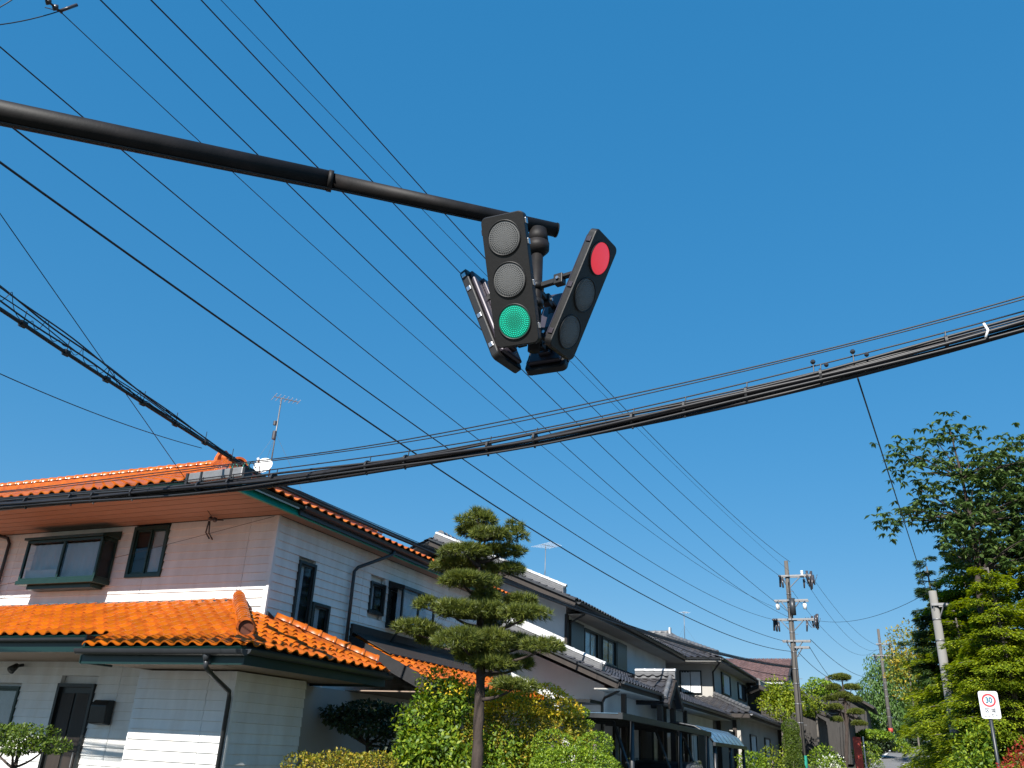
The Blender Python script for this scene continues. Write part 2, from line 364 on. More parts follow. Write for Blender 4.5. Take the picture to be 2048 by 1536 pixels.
# ------------------------------------------------------------------ windows
def frame_axes(face):
    # face 'S' looks toward the camera (-Y), 'E' looks toward the street (+X)
    return (V(1, 0, 0), V(0, -1, 0)) if face == 'S' else (V(0, 1, 0), V(1, 0, 0))
def window(parent, face, plane, a0, a1, z0, z1, fm, panes=2, proud=.035, depth=.07, fw=.05, curtain='curtain', name='window', mull=.035, cfrac=(0, 1), ch=(0, 1)):
    ax, nn = frame_axes(face)
    def P_(a, d, z): return (V(a, plane, z) + V(0, -d, 0)) if face == 'S' else V(plane+d, a, z)
    m_ = MB()
    for b0, b1, c0, c1 in ((a0, a1, z0, z0+fw), (a0, a1, z1-fw, z1), (a0, a0+fw, z0+fw, z1-fw), (a1-fw, a1, z0+fw, z1-fw)):
        m_.obox((P_(b0, proud, c0)+P_(b1, -depth, c1))/2, ax*(b1-b0)/2, nn*(proud+depth)/2, V(0, 0, (c1-c0)/2))
    part = m_.build(name, fm, parent, bevel=.004)
    wdt = (a1-a0-2*fw)/panes
    for i in range(panes):
        b0 = a0+fw+i*wdt; b1 = b0+wdt; dd = -.012 - .022*(i % 2)
        s_ = MB()
        for e0, e1, c0, c1 in ((b0, b1, z0+fw, z0+fw+mull), (b0, b1, z1-fw-mull, z1-fw), (b0, b0+mull, z0+fw+mull, z1-fw-mull), (b1-mull, b1, z0+fw+mull, z1-fw-mull)):
            s_.obox(P_((e0+e1)/2, dd, (c0+c1)/2), ax*(e1-e0)/2, nn*.011, V(0, 0, (c1-c0)/2))
        s_.build('sash', fm, part)
        g_ = MB(); g_.obox(P_((b0+b1)/2, dd, (z0+z1)/2), ax*((b1-b0)/2-mull+.004), nn*.003, V(0, 0, (z1-z0)/2-fw-mull+.004))
        g_.build('pane', M['glass'], part)
    # dark room and curtain behind
    b_ = MB(); b_.obox(P_((a0+a1)/2, -depth-.004, (z0+z1)/2), ax*((a1-a0)/2-.004), nn*.003, V(0, 0, (z1-z0)/2-.004)); b_.build('room_shade', M['darkroom'], part)
    if curtain:
        c0 = a0+fw+(a1-a0-2*fw)*cfrac[0]; c1 = a0+fw+(a1-a0-2*fw)*cfrac[1]; h0 = z0+fw+(z1-z0-2*fw)*ch[0]; h1 = z0+fw+(z1-z0-2*fw)*ch[1]
        k = max(6, int((c1-c0)/.035)); rows = []
        for zz in (h0, (h0+h1)/2, h1):
            rows.append([P_(c0+(c1-c0)*i/k, -depth+.012+.007*math.sin(i*1.9+.6*math.sin(i*.37)), zz) for i in range(k+1)])
        c_ = MB(); c_.grid(rows); c_.build('curtain', M[curtain], part, True)
    return part
def siding(parent, face, plane, a0, a1, z0, z1, step, holes, mt, name='wall', core=.12, skip=None, joints=()):
    """a wall core with overlapping horizontal boards, each board a piece of its own, cut round the openings"""
    ax, nn = frame_axes(face)
    def P_(a, d, z): return (V(a, plane-d, z)) if face == 'S' else V(plane+d, a, z)
    m_ = MB(); m_.obox((P_(a0+.02, -core, z0)+P_(a1-.02, -core-.1, z1))/2, ax*((a1-a0)/2-.02), nn*.05, V(0, 0, (z1-z0)/2))
    part = m_.build(name, mt, parent)
    nz = int(round((z1-z0)/step))
    for i in range(nz):
        b0, b1 = z0+i*step, z0+(i+1)*step
        if skip and skip(b0, b1): continue
        segs = [(a0, a1)]
        for (h0, h1, k0, k1) in holes:
            if b1 > k0+.01 and b0 < k1-.01:
                ns = []
                for s0, s1 in segs:
                    if h1 <= s0 or h0 >= s1: ns.append((s0, s1)); continue
                    if h0 > s0: ns.append((s0, h0))
                    if h1 < s1: ns.append((h1, s1))
                segs = ns
        for jx in joints:
            ns = []
            for s0, s1 in segs: ns += [(s0, jx-.004), (jx+.004, s1)] if s0+.1 < jx < s1-.1 else [(s0, s1)]
            segs = ns
        for s0, s1 in segs:
            if s1-s0 < .03: continue
            q = MB(); e = .004
            prof = [(-.09, b0+.012), (.006, b0+.012), (.004, b0+.022), (-.014, min(b1+.010, z1-.004)), (-.09, min(b1+.010, z1-.004))]
            q.prism([P_(s0, d, z) for d, z in prof], ax*(s1-s0)); q.build('siding_board', mt, part)
    return part
# ================================================================== the house with the orange roofs
H = thing('orange_roofed_house', (-14, 16, 0), 'two-storey cream siding house with glazed orange tile roofs and green trim', 'house')
XR, YF = -10.0, 12.25                           # planes of the street-side wall and the front wall
UE = 5.40                                        # underside of the upper eaves
# --- openings
bayF = (-15.75, -13.95, 4.33, 5.12); w2 = (-13.47, -12.57, 4.36, 5.36); door = (-14.52, -13.58, 0, 2.42); wl = (-17.4, -15.55, 1.35, 2.35)
siding(H, 'S', YF, -20.5, XR, .6, 5.4, .15, [bayF, w2, door, wl], M['siding'], 'front_wall', joints=(-10.62, -13.02, -16.7), skip=lambda a, b: a > 3.2 and b < 3.66)
tall = (13.02, 13.56, 3.3, 4.74); tall2 = (13.6, 14.18, 3.2, 4.06); side1 = (15.55, 16.15, 4.16, 4.82); bayE = (16.35, 17.75, 4.05, 4.78)
siding(H, 'E', XR, YF, 22.0, .6, 5.4, .15, [tall, tall2, side1, bayE], M['siding'], 'street_side_wall', joints=(15.25, 18.3), skip=lambda a, b: b < 1.9)
c = MB()
for x0, y0 in ((XR-.03, YF-.015),): c.box(x0, x0+.05, y0, y0+.05, .6, 5.39)
c.build('corner_trim', M['siding'], H)
# annex
siding(H, 'S', 11.2, -11.5, -9.48, .0, 2.58, .152, [], M['siding'], 'annex_front_wall', joints=(-10.02,))
siding(H, 'E', -9.48, 11.2, 13.05, .0, 2.58, .152, [], M['siding'], 'annex_side_wall')
c = MB(); c.box(-9.51, -9.465, 11.185, 11.23, 0, 2.575); c.build('corner_trim', M['siding'], H)
c = MB(); c.box(-11.52, -11.47, 11.22, 12.3, 0, 2.58); c.build('annex_return_wall', M['siding'], H)
c = MB(); c.box(-9.97, -9.5, 12.96, 13.04, 0, 2.58); c.build('annex_back_wall', M['siding'], H)
# upper soffit boards
for i in range(6):
    y0 = 10.66+i*.265; c = MB(); c.box(-25, -9.67, y0, y0+.245, UE, UE+.02); c.build('soffit_board', M['soffit'], H)
c = MB(); c.box(-25, -9.7, 10.66, 22, UE+.03, UE+.05); c.build('soffit_backing', M['darkroom'], H)
c = MB(); c.box(-9.99, -9.67, 12.26, 22, UE, UE+.02); c.build('soffit_board', M['soffit'], H)
# upper fascias and gutters
c = MB(); c.box(-25, -9.63, 10.60, 10.64, UE-.01, UE+.10); c.build('fascia', M['shadegreen'], H)
c = MB(); c.prism([(-9.60, 10.645, UE-.03), (-9.69, 10.645, UE+.125), (-9.73, 10.645, UE+.125), (-9.66, 10.645, UE-.03)], (0, 11.4, 0)); c.build('fascia', M['green'], H)
gutter(H, (-25, 10.54, 5.54), (-9.75, 10.54, 5.51), .06)
gutter(H, (-9.54, 12.32, 5.55), (-9.54, 22, 5.51), .085)
c = MB(); c.box(-9.61, -9.57, 12.3, 22, 5.39, 5.53); c.build('gutter_back', M['gutter'], H)
# upper roof
S1 = .42; e0y, e0x, ez = 10.47, -9.50, 5.565
rise = 14.7-e0y; rz = ez+S1*rise; xr_ = e0x-rise-.3
front_poly = [(-25, e0y, ez), (e0x, e0y, ez), (xr_, 14.7, rz), (-25, 14.7, rz)]
side_poly = [(e0x, e0y, ez), (e0x, 22.2, ez), (xr_, 22.2, rz), (xr_, 14.7, rz)]
# lower roof
S2 = .457; ley, lez, lex = 9.95, 2.82, -8.35
zt = lez+S2*(YF-.06-ley)
def lz(y): return lez+S2*(y-ley)
low_front = [(-11.52, ley, lez), (lex, ley, lez), (lex-(YF-.06-ley), YF-.06, zt), (-11.52, YF-.06, zt)]
low_left = [(-25, 10.5, lz(10.5)), (-11.52, 10.5, lz(10.5)), (-11.52, YF-.06, zt), (-25, YF-.06, zt)]
low_side = [(lex, ley, lez), (lex, 13.9, lez), (XR+.02, YF, lez+S2*(lex-XR-.02)), (XR+.02, YF-.08, lez+S2*(lex-XR-.02)), (lex-(YF-.06-ley), YF-.06, zt)]
low_back = [(lex, 13.9, lez), (XR+.02, 13.9, lez), (XR+.02, YF, lez+S2*(lex-XR-.02))]
porch = [(-8.15, 15.0, 2.80), (-8.15, 22.0, 2.80), (-9.93, 22.0, 3.60), (-9.93, 15.0, 3.60)]
TW, TL = .265, .235
tile = tile_mesh('tile', TW, TL, .048, 8, .028)
tme = tile.mesh('roof_tile'); tme.materials.append(M['otile']); tme.polygons.foreach_set('use_smooth', [True]*len(tme.polygons))
allsp = []
for nm, poly in (('lower_roof', low_front), ('lower_roof', low_left), ('lower_roof', low_side), ('lower_roof', low_back), ('porch_roof', porch), ('upper_roof', front_poly), ('upper_roof', side_poly)):
    part = deck(poly, .06, .02).build(nm, M['shadegreen'], H)
    sp, s, t, n = roof_spots(poly, TW, TL)
    allsp.append((part, sp, s, t, n, poly is low_back))
flat = []
camdir = fwd
for gi, (part, sp, s, t, n, hid) in enumerate(allsp):
    for p in sp:
        v = p-EYE; d_ = v.dot(fwd)
        px = 1024+F_PX*v.dot(right)/d_; py = 768-F_PX*v.dot(up)/d_
        facing = -(v.normalized().dot(n)); inside = -20 < px < 1000 and py < 1540
        if inside and facing > .01 and not hid: flat.append((facing/(v.length**2), gi, p))
flat.sort(key=lambda a: -a[0])
keep = {}
for f_, gi, p in flat[:300]: keep.setdefault(gi, []).append(p)
for gi, (part, sp, s, t, n, hid) in enumerate(allsp):
    mine = keep.get(gi, []); ids = set(id(p) for p in mine)
    rot = Matrix((s, t, n)).transposed().to_4x4()
    for p in mine:
        o = bpy.data.objects.new('roof_tile', tme); col.objects.link(o); o.parent = part
        j = Matrix.Rotation(random.gauss(0, .006), 4, 'Y') @ Matrix.Rotation(random.gauss(0, .008), 4, 'X')
        o.matrix_basis = Matrix.Translation(p + n*random.gauss(0, .002)) @ rot @ j
    rest = [p for p in sp if id(p) not in ids]
    if rest:
        vs_, fs_ = join_spots(tile, rest, s, t, n)
        link_mesh('roof_tiles', np_mesh('roof_tiles', vs_, fs_), M['otile_j'], part, True, 'stuff')
# ridges and hips
def hip_end(p, r, parent):                        # open round end tile over two small scrolls
    p = V(*p); ax_ = V(.62, -.72, -.18).normalized(); sd_ = ax_.cross(V(0, 0, 1)).normalized(); u_ = sd_.cross(ax_)
    def ring(d, rr): return [p+ax_*d+(sd_*math.cos(2*math.pi*k/20)+u_*math.sin(2*math.pi*k/20))*rr for k in range(21)]
    o = MB().grid([ring(-.12, r*1.02), ring(.13, r*1.12), ring(.135, r*1.12), ring(.135, r*.86), ring(-.05, r*.84)]).build('hip_end_ornament', M['otile_o'], parent)
    MB().add(ring(.10, r*.86)[:20], [tuple(range(20))]).build('hip_end_hollow', M['otile_in'], o)
    m_ = MB()
    for k, q in ((-1, .62), (1, .55)): m_.tube([p-u_*r*1.25+sd_*k*r*.6-ax_*.1, p-u_*r*1.45+sd_*k*r*.62+ax_*.13], [r*q, r*q*1.1], 12)
    m_.build('hip_scroll', M['otile_o'], o)
hp = V(lex-.35, ley+.35, lez+S2*.35+.02); ht = V(-10.5, 12.1, lz(12.1)+.02)
barrel(H, hp, ht, .10, M['otile'], seg=.17, joined=False, base=.11)
hip_end(hp+V(.02, -.02, .12), .125, H)
barrel(H, (lex-.2, 13.7, lez+S2*.2), (XR+.1, 12.5-.1, lez+S2*1.5), .11, M['otile'], seg=.25, base=.08)
barrel(H, (e0x-.4, e0y+.4, ez+S1*.4+.02), (xr_, 14.7, rz), .13, M['otile'], seg=.28, base=.12)
hip_end(V(e0x-.4, e0y+.4, ez+S1*.4+.15), .14, H)
barrel(H, (-25, 14.7, rz+.02), (xr_+.05, 14.7, rz+.02), .11, M['otile'], seg=.3, base=.14)
barrel(H, (xr_, 14.8, rz+.02), (xr_, 22, rz+.02), .13, M['otile'], seg=.3, base=.2)
og = MB(); oc = V(xr_+.14, 14.66, rz+.05)          # ridge end ornament: stepped shield with round boss
og.prism([oc+V(0, -.26, -.1), oc+V(0, .26, -.1), oc+V(0, .24, .18), oc+V(0, .15, .36), oc+V(0, .0, .42), oc+V(0, -.15, .36), oc+V(0, -.24, .18)], (.09, 0, 0))
og.tube([oc+V(.0, 0, .2), oc+V(.24, 0, .2)], [.14, .12], 12); og.tube([oc+V(.02, -.25, .0), oc+V(.16, -.25, .0)], .1, 10); og.tube([oc+V(.02, .25, .0), oc+V(.16, .25, .0)], .1, 10)
og.build('ridge_end_ornament', M['otile_o'], H)
# lower fascias, soffits, gutters
c = MB(); c.box(-11.54, -8.42, 10.0, 10.04, 2.56, 2.775); c.build('fascia', M['shadegreen'], H)
c = MB(); c.box(-8.42, -8.38, 9.998, 13.86, 2.56, 2.775); c.build('fascia', M['shadegreen'], H)
c = MB(); c.box(-8.45, XR+.02, 13.82, 13.86, 2.56, 2.775); c.build('fascia', M['shadegreen'], H)
c = MB(); c.box(-11.56, -11.52, 10.0, 10.62, 2.57, 2.99); c.build('fascia', M['shadegreen'], H)
c = MB(); c.box(-20.5, -11.565, 10.57, 10.61, 2.80, 3.02); c.build('fascia', M['shadegreen'], H)
c = MB(); c.box(-20.5, -11.56, 10.61, 12.24, 2.81, 2.83); c.build('lower_soffit', M['soffit'], H)
c = MB(); c.box(-11.52, -8.42, 10.04, 13.82, 2.60, 2.62); c.build('lower_soffit', M['soffit'], H)
gutter(H, (-11.54, 9.91, 2.77), (-8.3, 9.91, 2.755), .085)
gutter(H, (-8.31, 9.95, 2.765), (-8.31, 13.9, 2.75), .07)
gutter(H, (-20.5, 10.5, 3.03), (-11.57, 10.5, 3.01), .06)
c = MB(); c.box(-20.5, -10.64, 12.16, 12.22, zt-.02, zt+.035); c.build('flashing', M['gutter'], H)
c = MB(); c.prism([(XR+.012, 12.3, 3.56), (XR+.012, 13.4, 3.05), (XR+.012, 13.4, 3.2), (XR+.012, 12.3, 3.68)], (.04, 0, 0)); c.build('flashing', M['gutter'], H)
c = MB(); c.box(XR-.02, XR+.06, 14.98, 22, 3.5, 3.85); c.build('porch_dark_band', M['wood'], H)  # dark band along the wall just above the porch roof
# porch roof edges
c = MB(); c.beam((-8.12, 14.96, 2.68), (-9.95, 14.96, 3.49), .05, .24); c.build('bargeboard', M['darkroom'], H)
c = MB(); c.prism([(-9.0, 14.97, 3.25), (-9.95, 14.97, 3.68), (-9.95, 22, 3.68), (-9.0, 22, 3.25)], (0, 0, .02)); c.build('porch_shade_sheet', M['wood'], H)  # added dark sheet over the upper porch tiles, standing in for their shade
c = MB(); c.box(-8.2, -8.16, 14.99, 22, 2.55, 2.75); c.build('fascia', M['shadegreen'], H)
c = MB(); c.box(-9.97, -8.2, 15.0, 22, 2.56, 2.58); c.build('lower_soffit', M['soffit'], H)
gutter(H, (-8.08, 15, 2.74), (-8.08, 22, 2.72), .065)
c = MB(); c.box(-9.96, -9.86, 13.0, 22, 0, 2.55); c.build('porch_wall', M['plaster2'], H)
c = MB(); c.box(-8.5, -8.36, 15.2, 15.34, 0, 2.55); c.build('porch_post', M['wood'], H, bevel=.01)
# bay window at the front: a projecting box with a sloped cap
B = MB(); B.prism([(-15.98, 12.24, 5.30), (-15.98, 11.80, 5.17), (-15.98, 11.80, 5.12), (-15.98, 12.24, 5.12)], (2.18, 0, 0))
bay = B.build('bay_window', M['bronzegreen'], H, bevel=.006)
c = MB(); c.box(-15.95, -13.83, 11.83, 12.24, 4.23, 4.31); c.box(-15.75, -14.0, 11.95, 12.24, 4.15, 4.228); c.build('bay_sill', M['bronzegreen'], bay, bevel=.006)
c = MB()
for x in (-15.93, -14.9, -13.9): c.box(x, x+.05, 11.86, 11.91, 4.312, 5.118)
for x in (-15.93, -13.9): c.box(x, x+.05, 12.19, 12.235, 4.312, 5.118)
for z in (4.314, 5.07): c.box(-15.93, -13.85, 11.865, 11.905, z, z+.045); c.box(-13.895, -13.855, 11.91, 12.19, z, z+.045); c.box(-15.925, -15.885, 11.91, 12.19, z, z+.045)
c.build('bay_frame', M['bronzegreen'], bay)
for x0, x1 in ((-15.88, -14.9), (-14.85, -13.9)):
    c = MB(); c.box(x0, x1, 11.883, 11.889, 4.36, 5.07); c.build('pane', M['glass'], bay)
c = MB(); c.box(-13.878, -13.872, 11.91, 12.19, 4.36, 5.07); c.build('pane', M['glass'], bay)
for x0, x1, z0 in ((-15.86, -15.0, 4.35), (-14.95, -13.98, 4.35)):
    c = MB(); k = int((x1-x0)/.045); c.grid([[(x0+(x1-x0)*i/k, 12.02+.015*math.sin(i*1.7), z) for i in range(k+1)] for z in (z0, 5.06)]); c.build('curtain', M['curtain'], bay, True)
c = MB(); c.box(-15.86, -14.98, 11.94, 11.955, 4.33, 4.53); c.build('white_panel', M['white'], bay)
c = MB(); c.box(bayF[0], bayF[1], 12.29, 12.30, bayF[2], bayF[3]); c.build('room_shade', M['darkroom'], bay)
window(H, 'S', YF, *w2, M['bronzegreen'], 2, curtain='curtain', cfrac=(.48, 1), fw=.07)
window(H, 'S', YF, *wl, M['bronzegreen'], 2, curtain='curtain')
window(H, 'E', XR, *tall, M['bronze'], 1, curtain='curtain', cfrac=(.1, .5), fw=.06)
window(H, 'E', XR, *tall2, M['bronze'], 1, curtain='curtain', cfrac=(.3, .6), fw=.06)
window(H, 'E', XR, *side1, M['bronze'], 1, curtain='curtain', cfrac=(0, .4), fw=.05)
# bay window on the street side
B = MB(); B.prism([(XR, 16.28, 4.96), (XR+.42, 16.28, 4.84), (XR+.42, 16.28, 4.78), (XR, 16.28, 4.78)], (0, 1.54, 0)); bay2 = B.build('bay_window', M['bronze'], H)
c = MB(); c.box(XR, XR+.4, 16.3, 17.8, 3.95, 4.05); c.build('bay_sill', M['bronze'], bay2)
c = MB()
for y in (16.3, 17.03, 17.76): c.box(XR+.34, XR+.385, y, y+.045, 4.05, 4.78)
c.box(XR+.0, XR+.04, 16.3, 16.345, 4.05, 4.78); c.build('bay_frame', M['bronze'], bay2)
for y0, y1 in ((16.345, 17.03), (17.075, 17.76)):
    c = MB(); c.box(XR+.36, XR+.366, y0, y1, 4.05, 4.78); c.build('pane', M['glass'], bay2)
c = MB(); c.box(XR+.04, XR+.34, 16.318, 16.324, 4.05, 4.78); c.build('pane', M['glass'], bay2)
c = MB(); k = 40; c.grid([[(XR+.2+.015*math.sin(i*1.7), 16.36+1.38*i/k, z) for i in range(k+1)] for z in (4.05, 4.77)]); c.build('curtain', M['curtain'], bay2, True)
c = MB(); c.box(XR-.1, XR-.09, bayE[0], bayE[1], bayE[2], bayE[3]); c.build('room_shade', M['darkroom'], bay2)
c = MB(); c.beam((XR+.36, 16.33, 3.94), (XR+.04, 16.33, 3.45), .04, .04); c.build('bay_bracket', M['bronze'], bay2)
# door, box, lamp
d_ = MB(); d_.box(-14.5, -13.6, 12.27, 12.33, 0, 2.38); dr = d_.build('door', M['bronze'], H)
c = MB(); c.box(-14.52, -14.46, 12.2, 12.28, 0, 2.42); c.box(-13.64, -13.58, 12.2, 12.28, 0, 2.42); c.box(-14.46, -13.64, 12.2, 12.28, 2.36, 2.42); c.build('door_frame', M['bronze'], dr)
for x0, x1, z0, z1 in ((-14.4, -14.08, .2, 2.25), (-14.02, -13.7, .2, 2.25)):
    c = MB(); c.box(x0, x1, 12.25, 12.268, z0, z1); c.build('door_panel', M['wood'], dr, bevel=.006)
c = MB(); c.tube([(-13.72, 12.2, 1.0), (-13.72, 12.2, 1.25)], .014); c.build('door_handle', M['steel'], dr)
c = MB(); c.prism([(-13.38, 12.23, 1.72), (-13.38, 12.06, 1.74), (-13.38, 12.04, 2.05), (-13.38, 12.1, 2.14), (-13.38, 12.23, 2.14)], (.38, 0, 0)); c.build('meter_box', M['bronze'], H, bevel=.02)
c = MB(); c.tube([(-15.6, 12.22, 2.74), (-15.6, 12.05, 2.70)], .03); c.tube([(-15.58, 12.08, 2.72), (-15.56, 11.95, 2.62)], [.05, .08], 10); c.build('wall_lamp', M['bronze'], H, True)
# downspouts
c = MB(); c.tube([(-9.0, 9.93, 2.72), (-9.0, 9.93, 2.60)], [.075, .035], 8); c.tube([(-9.0, 9.93, 2.62), (-9.0, 9.95, 2.52), (-9.14, 10.3, 2.42), (-9.46, 11.06, 2.27), (-9.5, 11.13, 2.18), (-9.5, 11.13, 0)], .035, 8); c.build('downspout', M['gutter'], H, True)
c = MB(); c.tube([(-9.54, 15.66, 5.54), (-9.56, 15.6, 5.36), (-9.9, 14.86, 4.96), (-9.93, 14.78, 4.86), (-9.93, 14.78, 3.45)], .036, 8); c.build('downspout', M['gutter'], H, True)
c = MB(); c.tube([(-17.6, 10.55, 5.55), (-17.5, 12.0, 5.42), (-17.05, 12.2, 5.32), (-16.95, 12.2, 5.2), (-16.95, 12.2, 4.0)], .035, 8); c.build('downspout', M['gutter'], H, True)
# service bracket under the front eave
c = MB(); c.tube([(-11.25, 12.2, 5.36), (-11.2, 11.95, 5.3)], .012); c.ball((-11.2, 11.93, 5.3), .05); c.ball((-11.32, 11.95, 5.33), .045); c.tube([(-11.4, 12.0, 5.3), (-11.52, 12.1, 5.12), (-11.5, 12.2, 5.02)], .014); c.tube([(-11.38, 12.0, 5.3), (-11.44, 12.1, 5.1), (-11.42, 12.2, 5.0)], .014); c.build('service_bracket', M['brownins'], H, True)
# ================================================================== traffic signal
MX, MY = -2.335, 5.642
SG = thing('traffic_signal', (-6.9, 1.75, 0), 'dark brown cantilever arm carrying four flat traffic signal heads, green and red lit', 'traffic light')
adir = V(3.17, 2.69, 0).normalized(); az_ = 5.74
A0 = V(MX, MY, az_) - adir*5.9; A1 = V(MX, MY, az_) - adir*1.78; A2 = V(MX, MY, az_) + adir*.16
A0.z -= .05
c = MB(); c.tube([V(A0.x, A0.y, 0), V(A0.x, A0.y, 6.3)], [.14, .115], 20); c.build('pole', M['arm'], SG, True)
c = MB(); c.tube([A0, A1], [.103, .082], 24); arm = c.build('arm', M['arm'], SG, True)
c = MB(); c.tube([A1-adir*.01, A1+adir*.03], [.088, .088], 24); c.build('joint_collar', M['arm'], arm, True)
c = MB(); c.tube([A1, A2], [.068, .062], 24); ca = c.build('arm_tip', M['arm'], SG, True)
c = MB(); c.tube([A2, A2+adir*.012], [.066, .064], 24); c.build('end_cap', M['head'], ca)
c = MB(); sdv = adir.cross(V(0, 0, 1)); c.tube([A0+V(0, 0, -.105)+sdv*.02, A1+V(0, 0, -.085)+sdv*.02, A1+adir*.1+V(0, 0, -.07), A2-adir*.2+V(0, 0, -.068)], .009, 6); c.build('arm_conduit', M['black'], SG, True)
c = MB(); c.tube([(MX, MY, 5.70), (MX, MY, 5.56)], [.075, .095], 20); c.tube([(MX, MY, 5.565), (MX, MY, 5.50), (MX, MY, 5.45)], [.1, .1, .058], 20); c.build('mast_flange', M['arm'], SG, True)
c = MB(); c.tube([(MX, MY, 5.5), (MX, MY, 4.55)], .05, 20); mast = c.build('mast', M['arm'], SG, True)
for z in (5.14, 4.98, 4.66): 
    c = MB(); c.tube([(MX, MY, z-.03), (MX, MY, z+.03)], .066, 16); c.build('mast_collar', M['head'], mast, True)
def rrect(w_, h_, r, n=6):
    out = []
    for cx, cz, a in ((w_/2-r, h_/2-r, 0), (-w_/2+r, h_/2-r, 90), (-w_/2+r, -h_/2+r, 180), (w_/2-r, -h_/2+r, 270)):
        for k in range(n+1):
            t = R_(a+90*k/n); out.append((cx+r*math.cos(t), cz+r*math.sin(t)))
    return out
def head(yaw, r, z, lit, tilt=R_(24), w_=.36, h_=1.02):
    yaw = R_(yaw); n = V(math.cos(yaw)*math.cos(tilt), math.sin(yaw)*math.cos(tilt), -math.sin(tilt))
    s = V(-math.sin(yaw), math.cos(yaw), 0); u = n.cross(s)
    C = V(MX+r*math.cos(yaw), MY+r*math.sin(yaw), z); out_ = V(math.cos(yaw), math.sin(yaw), 0)
    lb = {1: 'signal head facing the street corner with its green lamp lit', 0: 'signal head seen from its edge on the right with its red lamp lit'}.get(lit, None)
    c = MB(); ring = [(0, .0), (.006, 1), (.07, 1), (.076, .985)]
    def loop(sc, d): return [C + s*a*sc + u*b*sc + n*d for a, b in rrect(w_, h_, .045)]
    L0 = loop(.985, 0); L1 = loop(1, -.008); L2 = loop(1, -.06); L3 = loop(.97, -.068)
    k = len(L0); c.v += [tuple(p) for p in L0+L1+L2+L3]
    for a in range(3):
        for i in range(k): c.f.append((a*k+i, a*k+(i+1) % k, (a+1)*k+(i+1) % k, (a+1)*k+i))
    c.f.append(tuple(range(k))); c.f.append(tuple(range(3*k, 4*k))[::-1])
    hd = c.build('signal_head', M['head'], SG, label=lb)
    # back housing
    c = MB(); c.obox(C - n*.088, s*w_*.40, u*h_*.455, n*.02); c.build('back_housing', M['headback'], hd, bevel=.015)
    c = MB(); c.obox(C - n*.125, s*.05, u*.40, n*.018); c.build('back_rail', M['headback'], hd, bevel=.008)
    for e, st in ((.43, 1), (.27, 1), (-.05, 1), (-.38, 1), (.40, -1), (0, -1), (-.4, -1)):
        c = MB(); c.obox(C + s*(w_/2+.004)*st + u*e - n*.034, s*.006, u*.022, n*.02); c.build('clip', M['clip'] if st > 0 else M['headback'], hd, bevel=.003)
    for i, e in enumerate((.325, 0, -.325)):
        # rim, lens dome
        rows = []
        for rr, d in ((.140, .0005), (.138, .010), (.131, .010), (.1285, .003)):
            rows.append([C + u*e + (s*math.cos(2*math.pi*k/40) + u*math.sin(2*math.pi*k/40))*rr + n*d for k in range(41)])
        c = MB(); c.grid(rows); c.build('lens_rim', M['head'], hd, True)
        rows = []
        for rr, d in ((.1285, .003), (.11, .0065), (.07, .0095), (.03, .011), (.0005, .0112)):
            rows.append([C + u*e + (s*math.cos(2*math.pi*k/40) + u*math.sin(2*math.pi*k/40))*rr + n*d for k in range(41)])
        c = MB(); c.grid(rows); key = 'lens_off'
        if lit == 1 and i == 2: key = 'lens_green'
        if lit == 0 and i == 0: key = 'lens_red'
        le = c.build('lens', M[key], hd, True, label={'lens_green': 'lit green lens', 'lens_red': 'lit red lens'}.get(key))
        if lit < 2 and key != 'lens_red':
            g_ = MB()
            for q in range(0, 9):
                kk = max(1, 6*q); 
                for j in range(kk):
                    t = 2*math.pi*j/kk + q*.2; rr = .0142*q
                    p = C + u*e + (s*math.cos(t)+u*math.sin(t))*rr + n*.0085
                    a = [p + (s*math.cos(x)+u*math.sin(x))*.0048 for x in (0, 1.05, 2.1, 3.14, 4.19, 5.24)]
                    g_.add(a+[p+n*.005], [(b, (b+1) % 6, 6) for b in range(6)])
            g_.build('led_dots', M['led_green' if key == 'lens_green' else 'led_off'], le, kind='stuff')
    # hanging brackets between mast and head
    for e, zz in ((.17, 5.14), (-.33, 4.66)):
        b = C + u*e - n*.13; a = V(MX, MY, zz)
        q = b + (a-b)*.45
        c = MB(); c.beam(a, q, .04, .045); c.beam(q+V(0, 0, .02), b+V(0, 0, .02), .05, .03); c.obox(q, out_*.04, s*.035, V(0, 0, .045)); c.obox(b, out_*.03, s*.06, V(0, 0, .03)); c.build('bracket', M['head'], hd, bevel=.005)
        for st in (-1, 1):
            c = MB(); c.tube([q+s*.05*st, q+s*.03*st], .014, 8); c.build('bolt', M['clip'], hd)
    # feed cable
    c = MB(); a = V(MX, MY, 4.75)+out_*.05; b = C - n*.13 - u*.1; c.tube(bezier(a, (a+b)/2+V(0, 0, -.16), b), .009, 6); c.build('feed_cable', M['black'], hd, True)
head(-90.5, .53, 4.915, 1)
head(-10, .46, 4.94, 0)
head(170, .48, 4.93, 2)
head(88, .48, 4.93, 3)

# ================================================================== overhead wires
def sagline(N_, far, sag, t0=-.28, t1=1.0, n=44):
    N_, far = V(*N_), V(*far); L_ = ((far-N_).xy).length; out = []
    for i in range(n+1):
        t = t0+(t1-t0)*i/n; p = N_.lerp(far, t) if 0 <= t <= 1 else N_+(far-N_)*t
        p = p.copy(); p.z -= sag*L_*4*t*(1-t); out.append(p)
    return out
def wire(label, N_, far, sag, r, t0=-.28, t1=1.0, mt='black', name='overhead_wire', group='power wires along the street', kink=0):
    pts = sagline(N_, far, sag, t0, t1)
    if kink:
        for i, p in enumerate(pts): p += V(math.sin(i*1.7), 0, math.cos(i*2.3))*kink
    o = MB().tube(pts, r, 6).build(name, M[mt], None, True)
    return tag(o, label, 'wire', group)
wire('topmost overhead wire, ending at the very top of the roadside concrete pole', (-5.53, 5.03, 9.0), (-3.55, 39, 9.8), .016, .008)
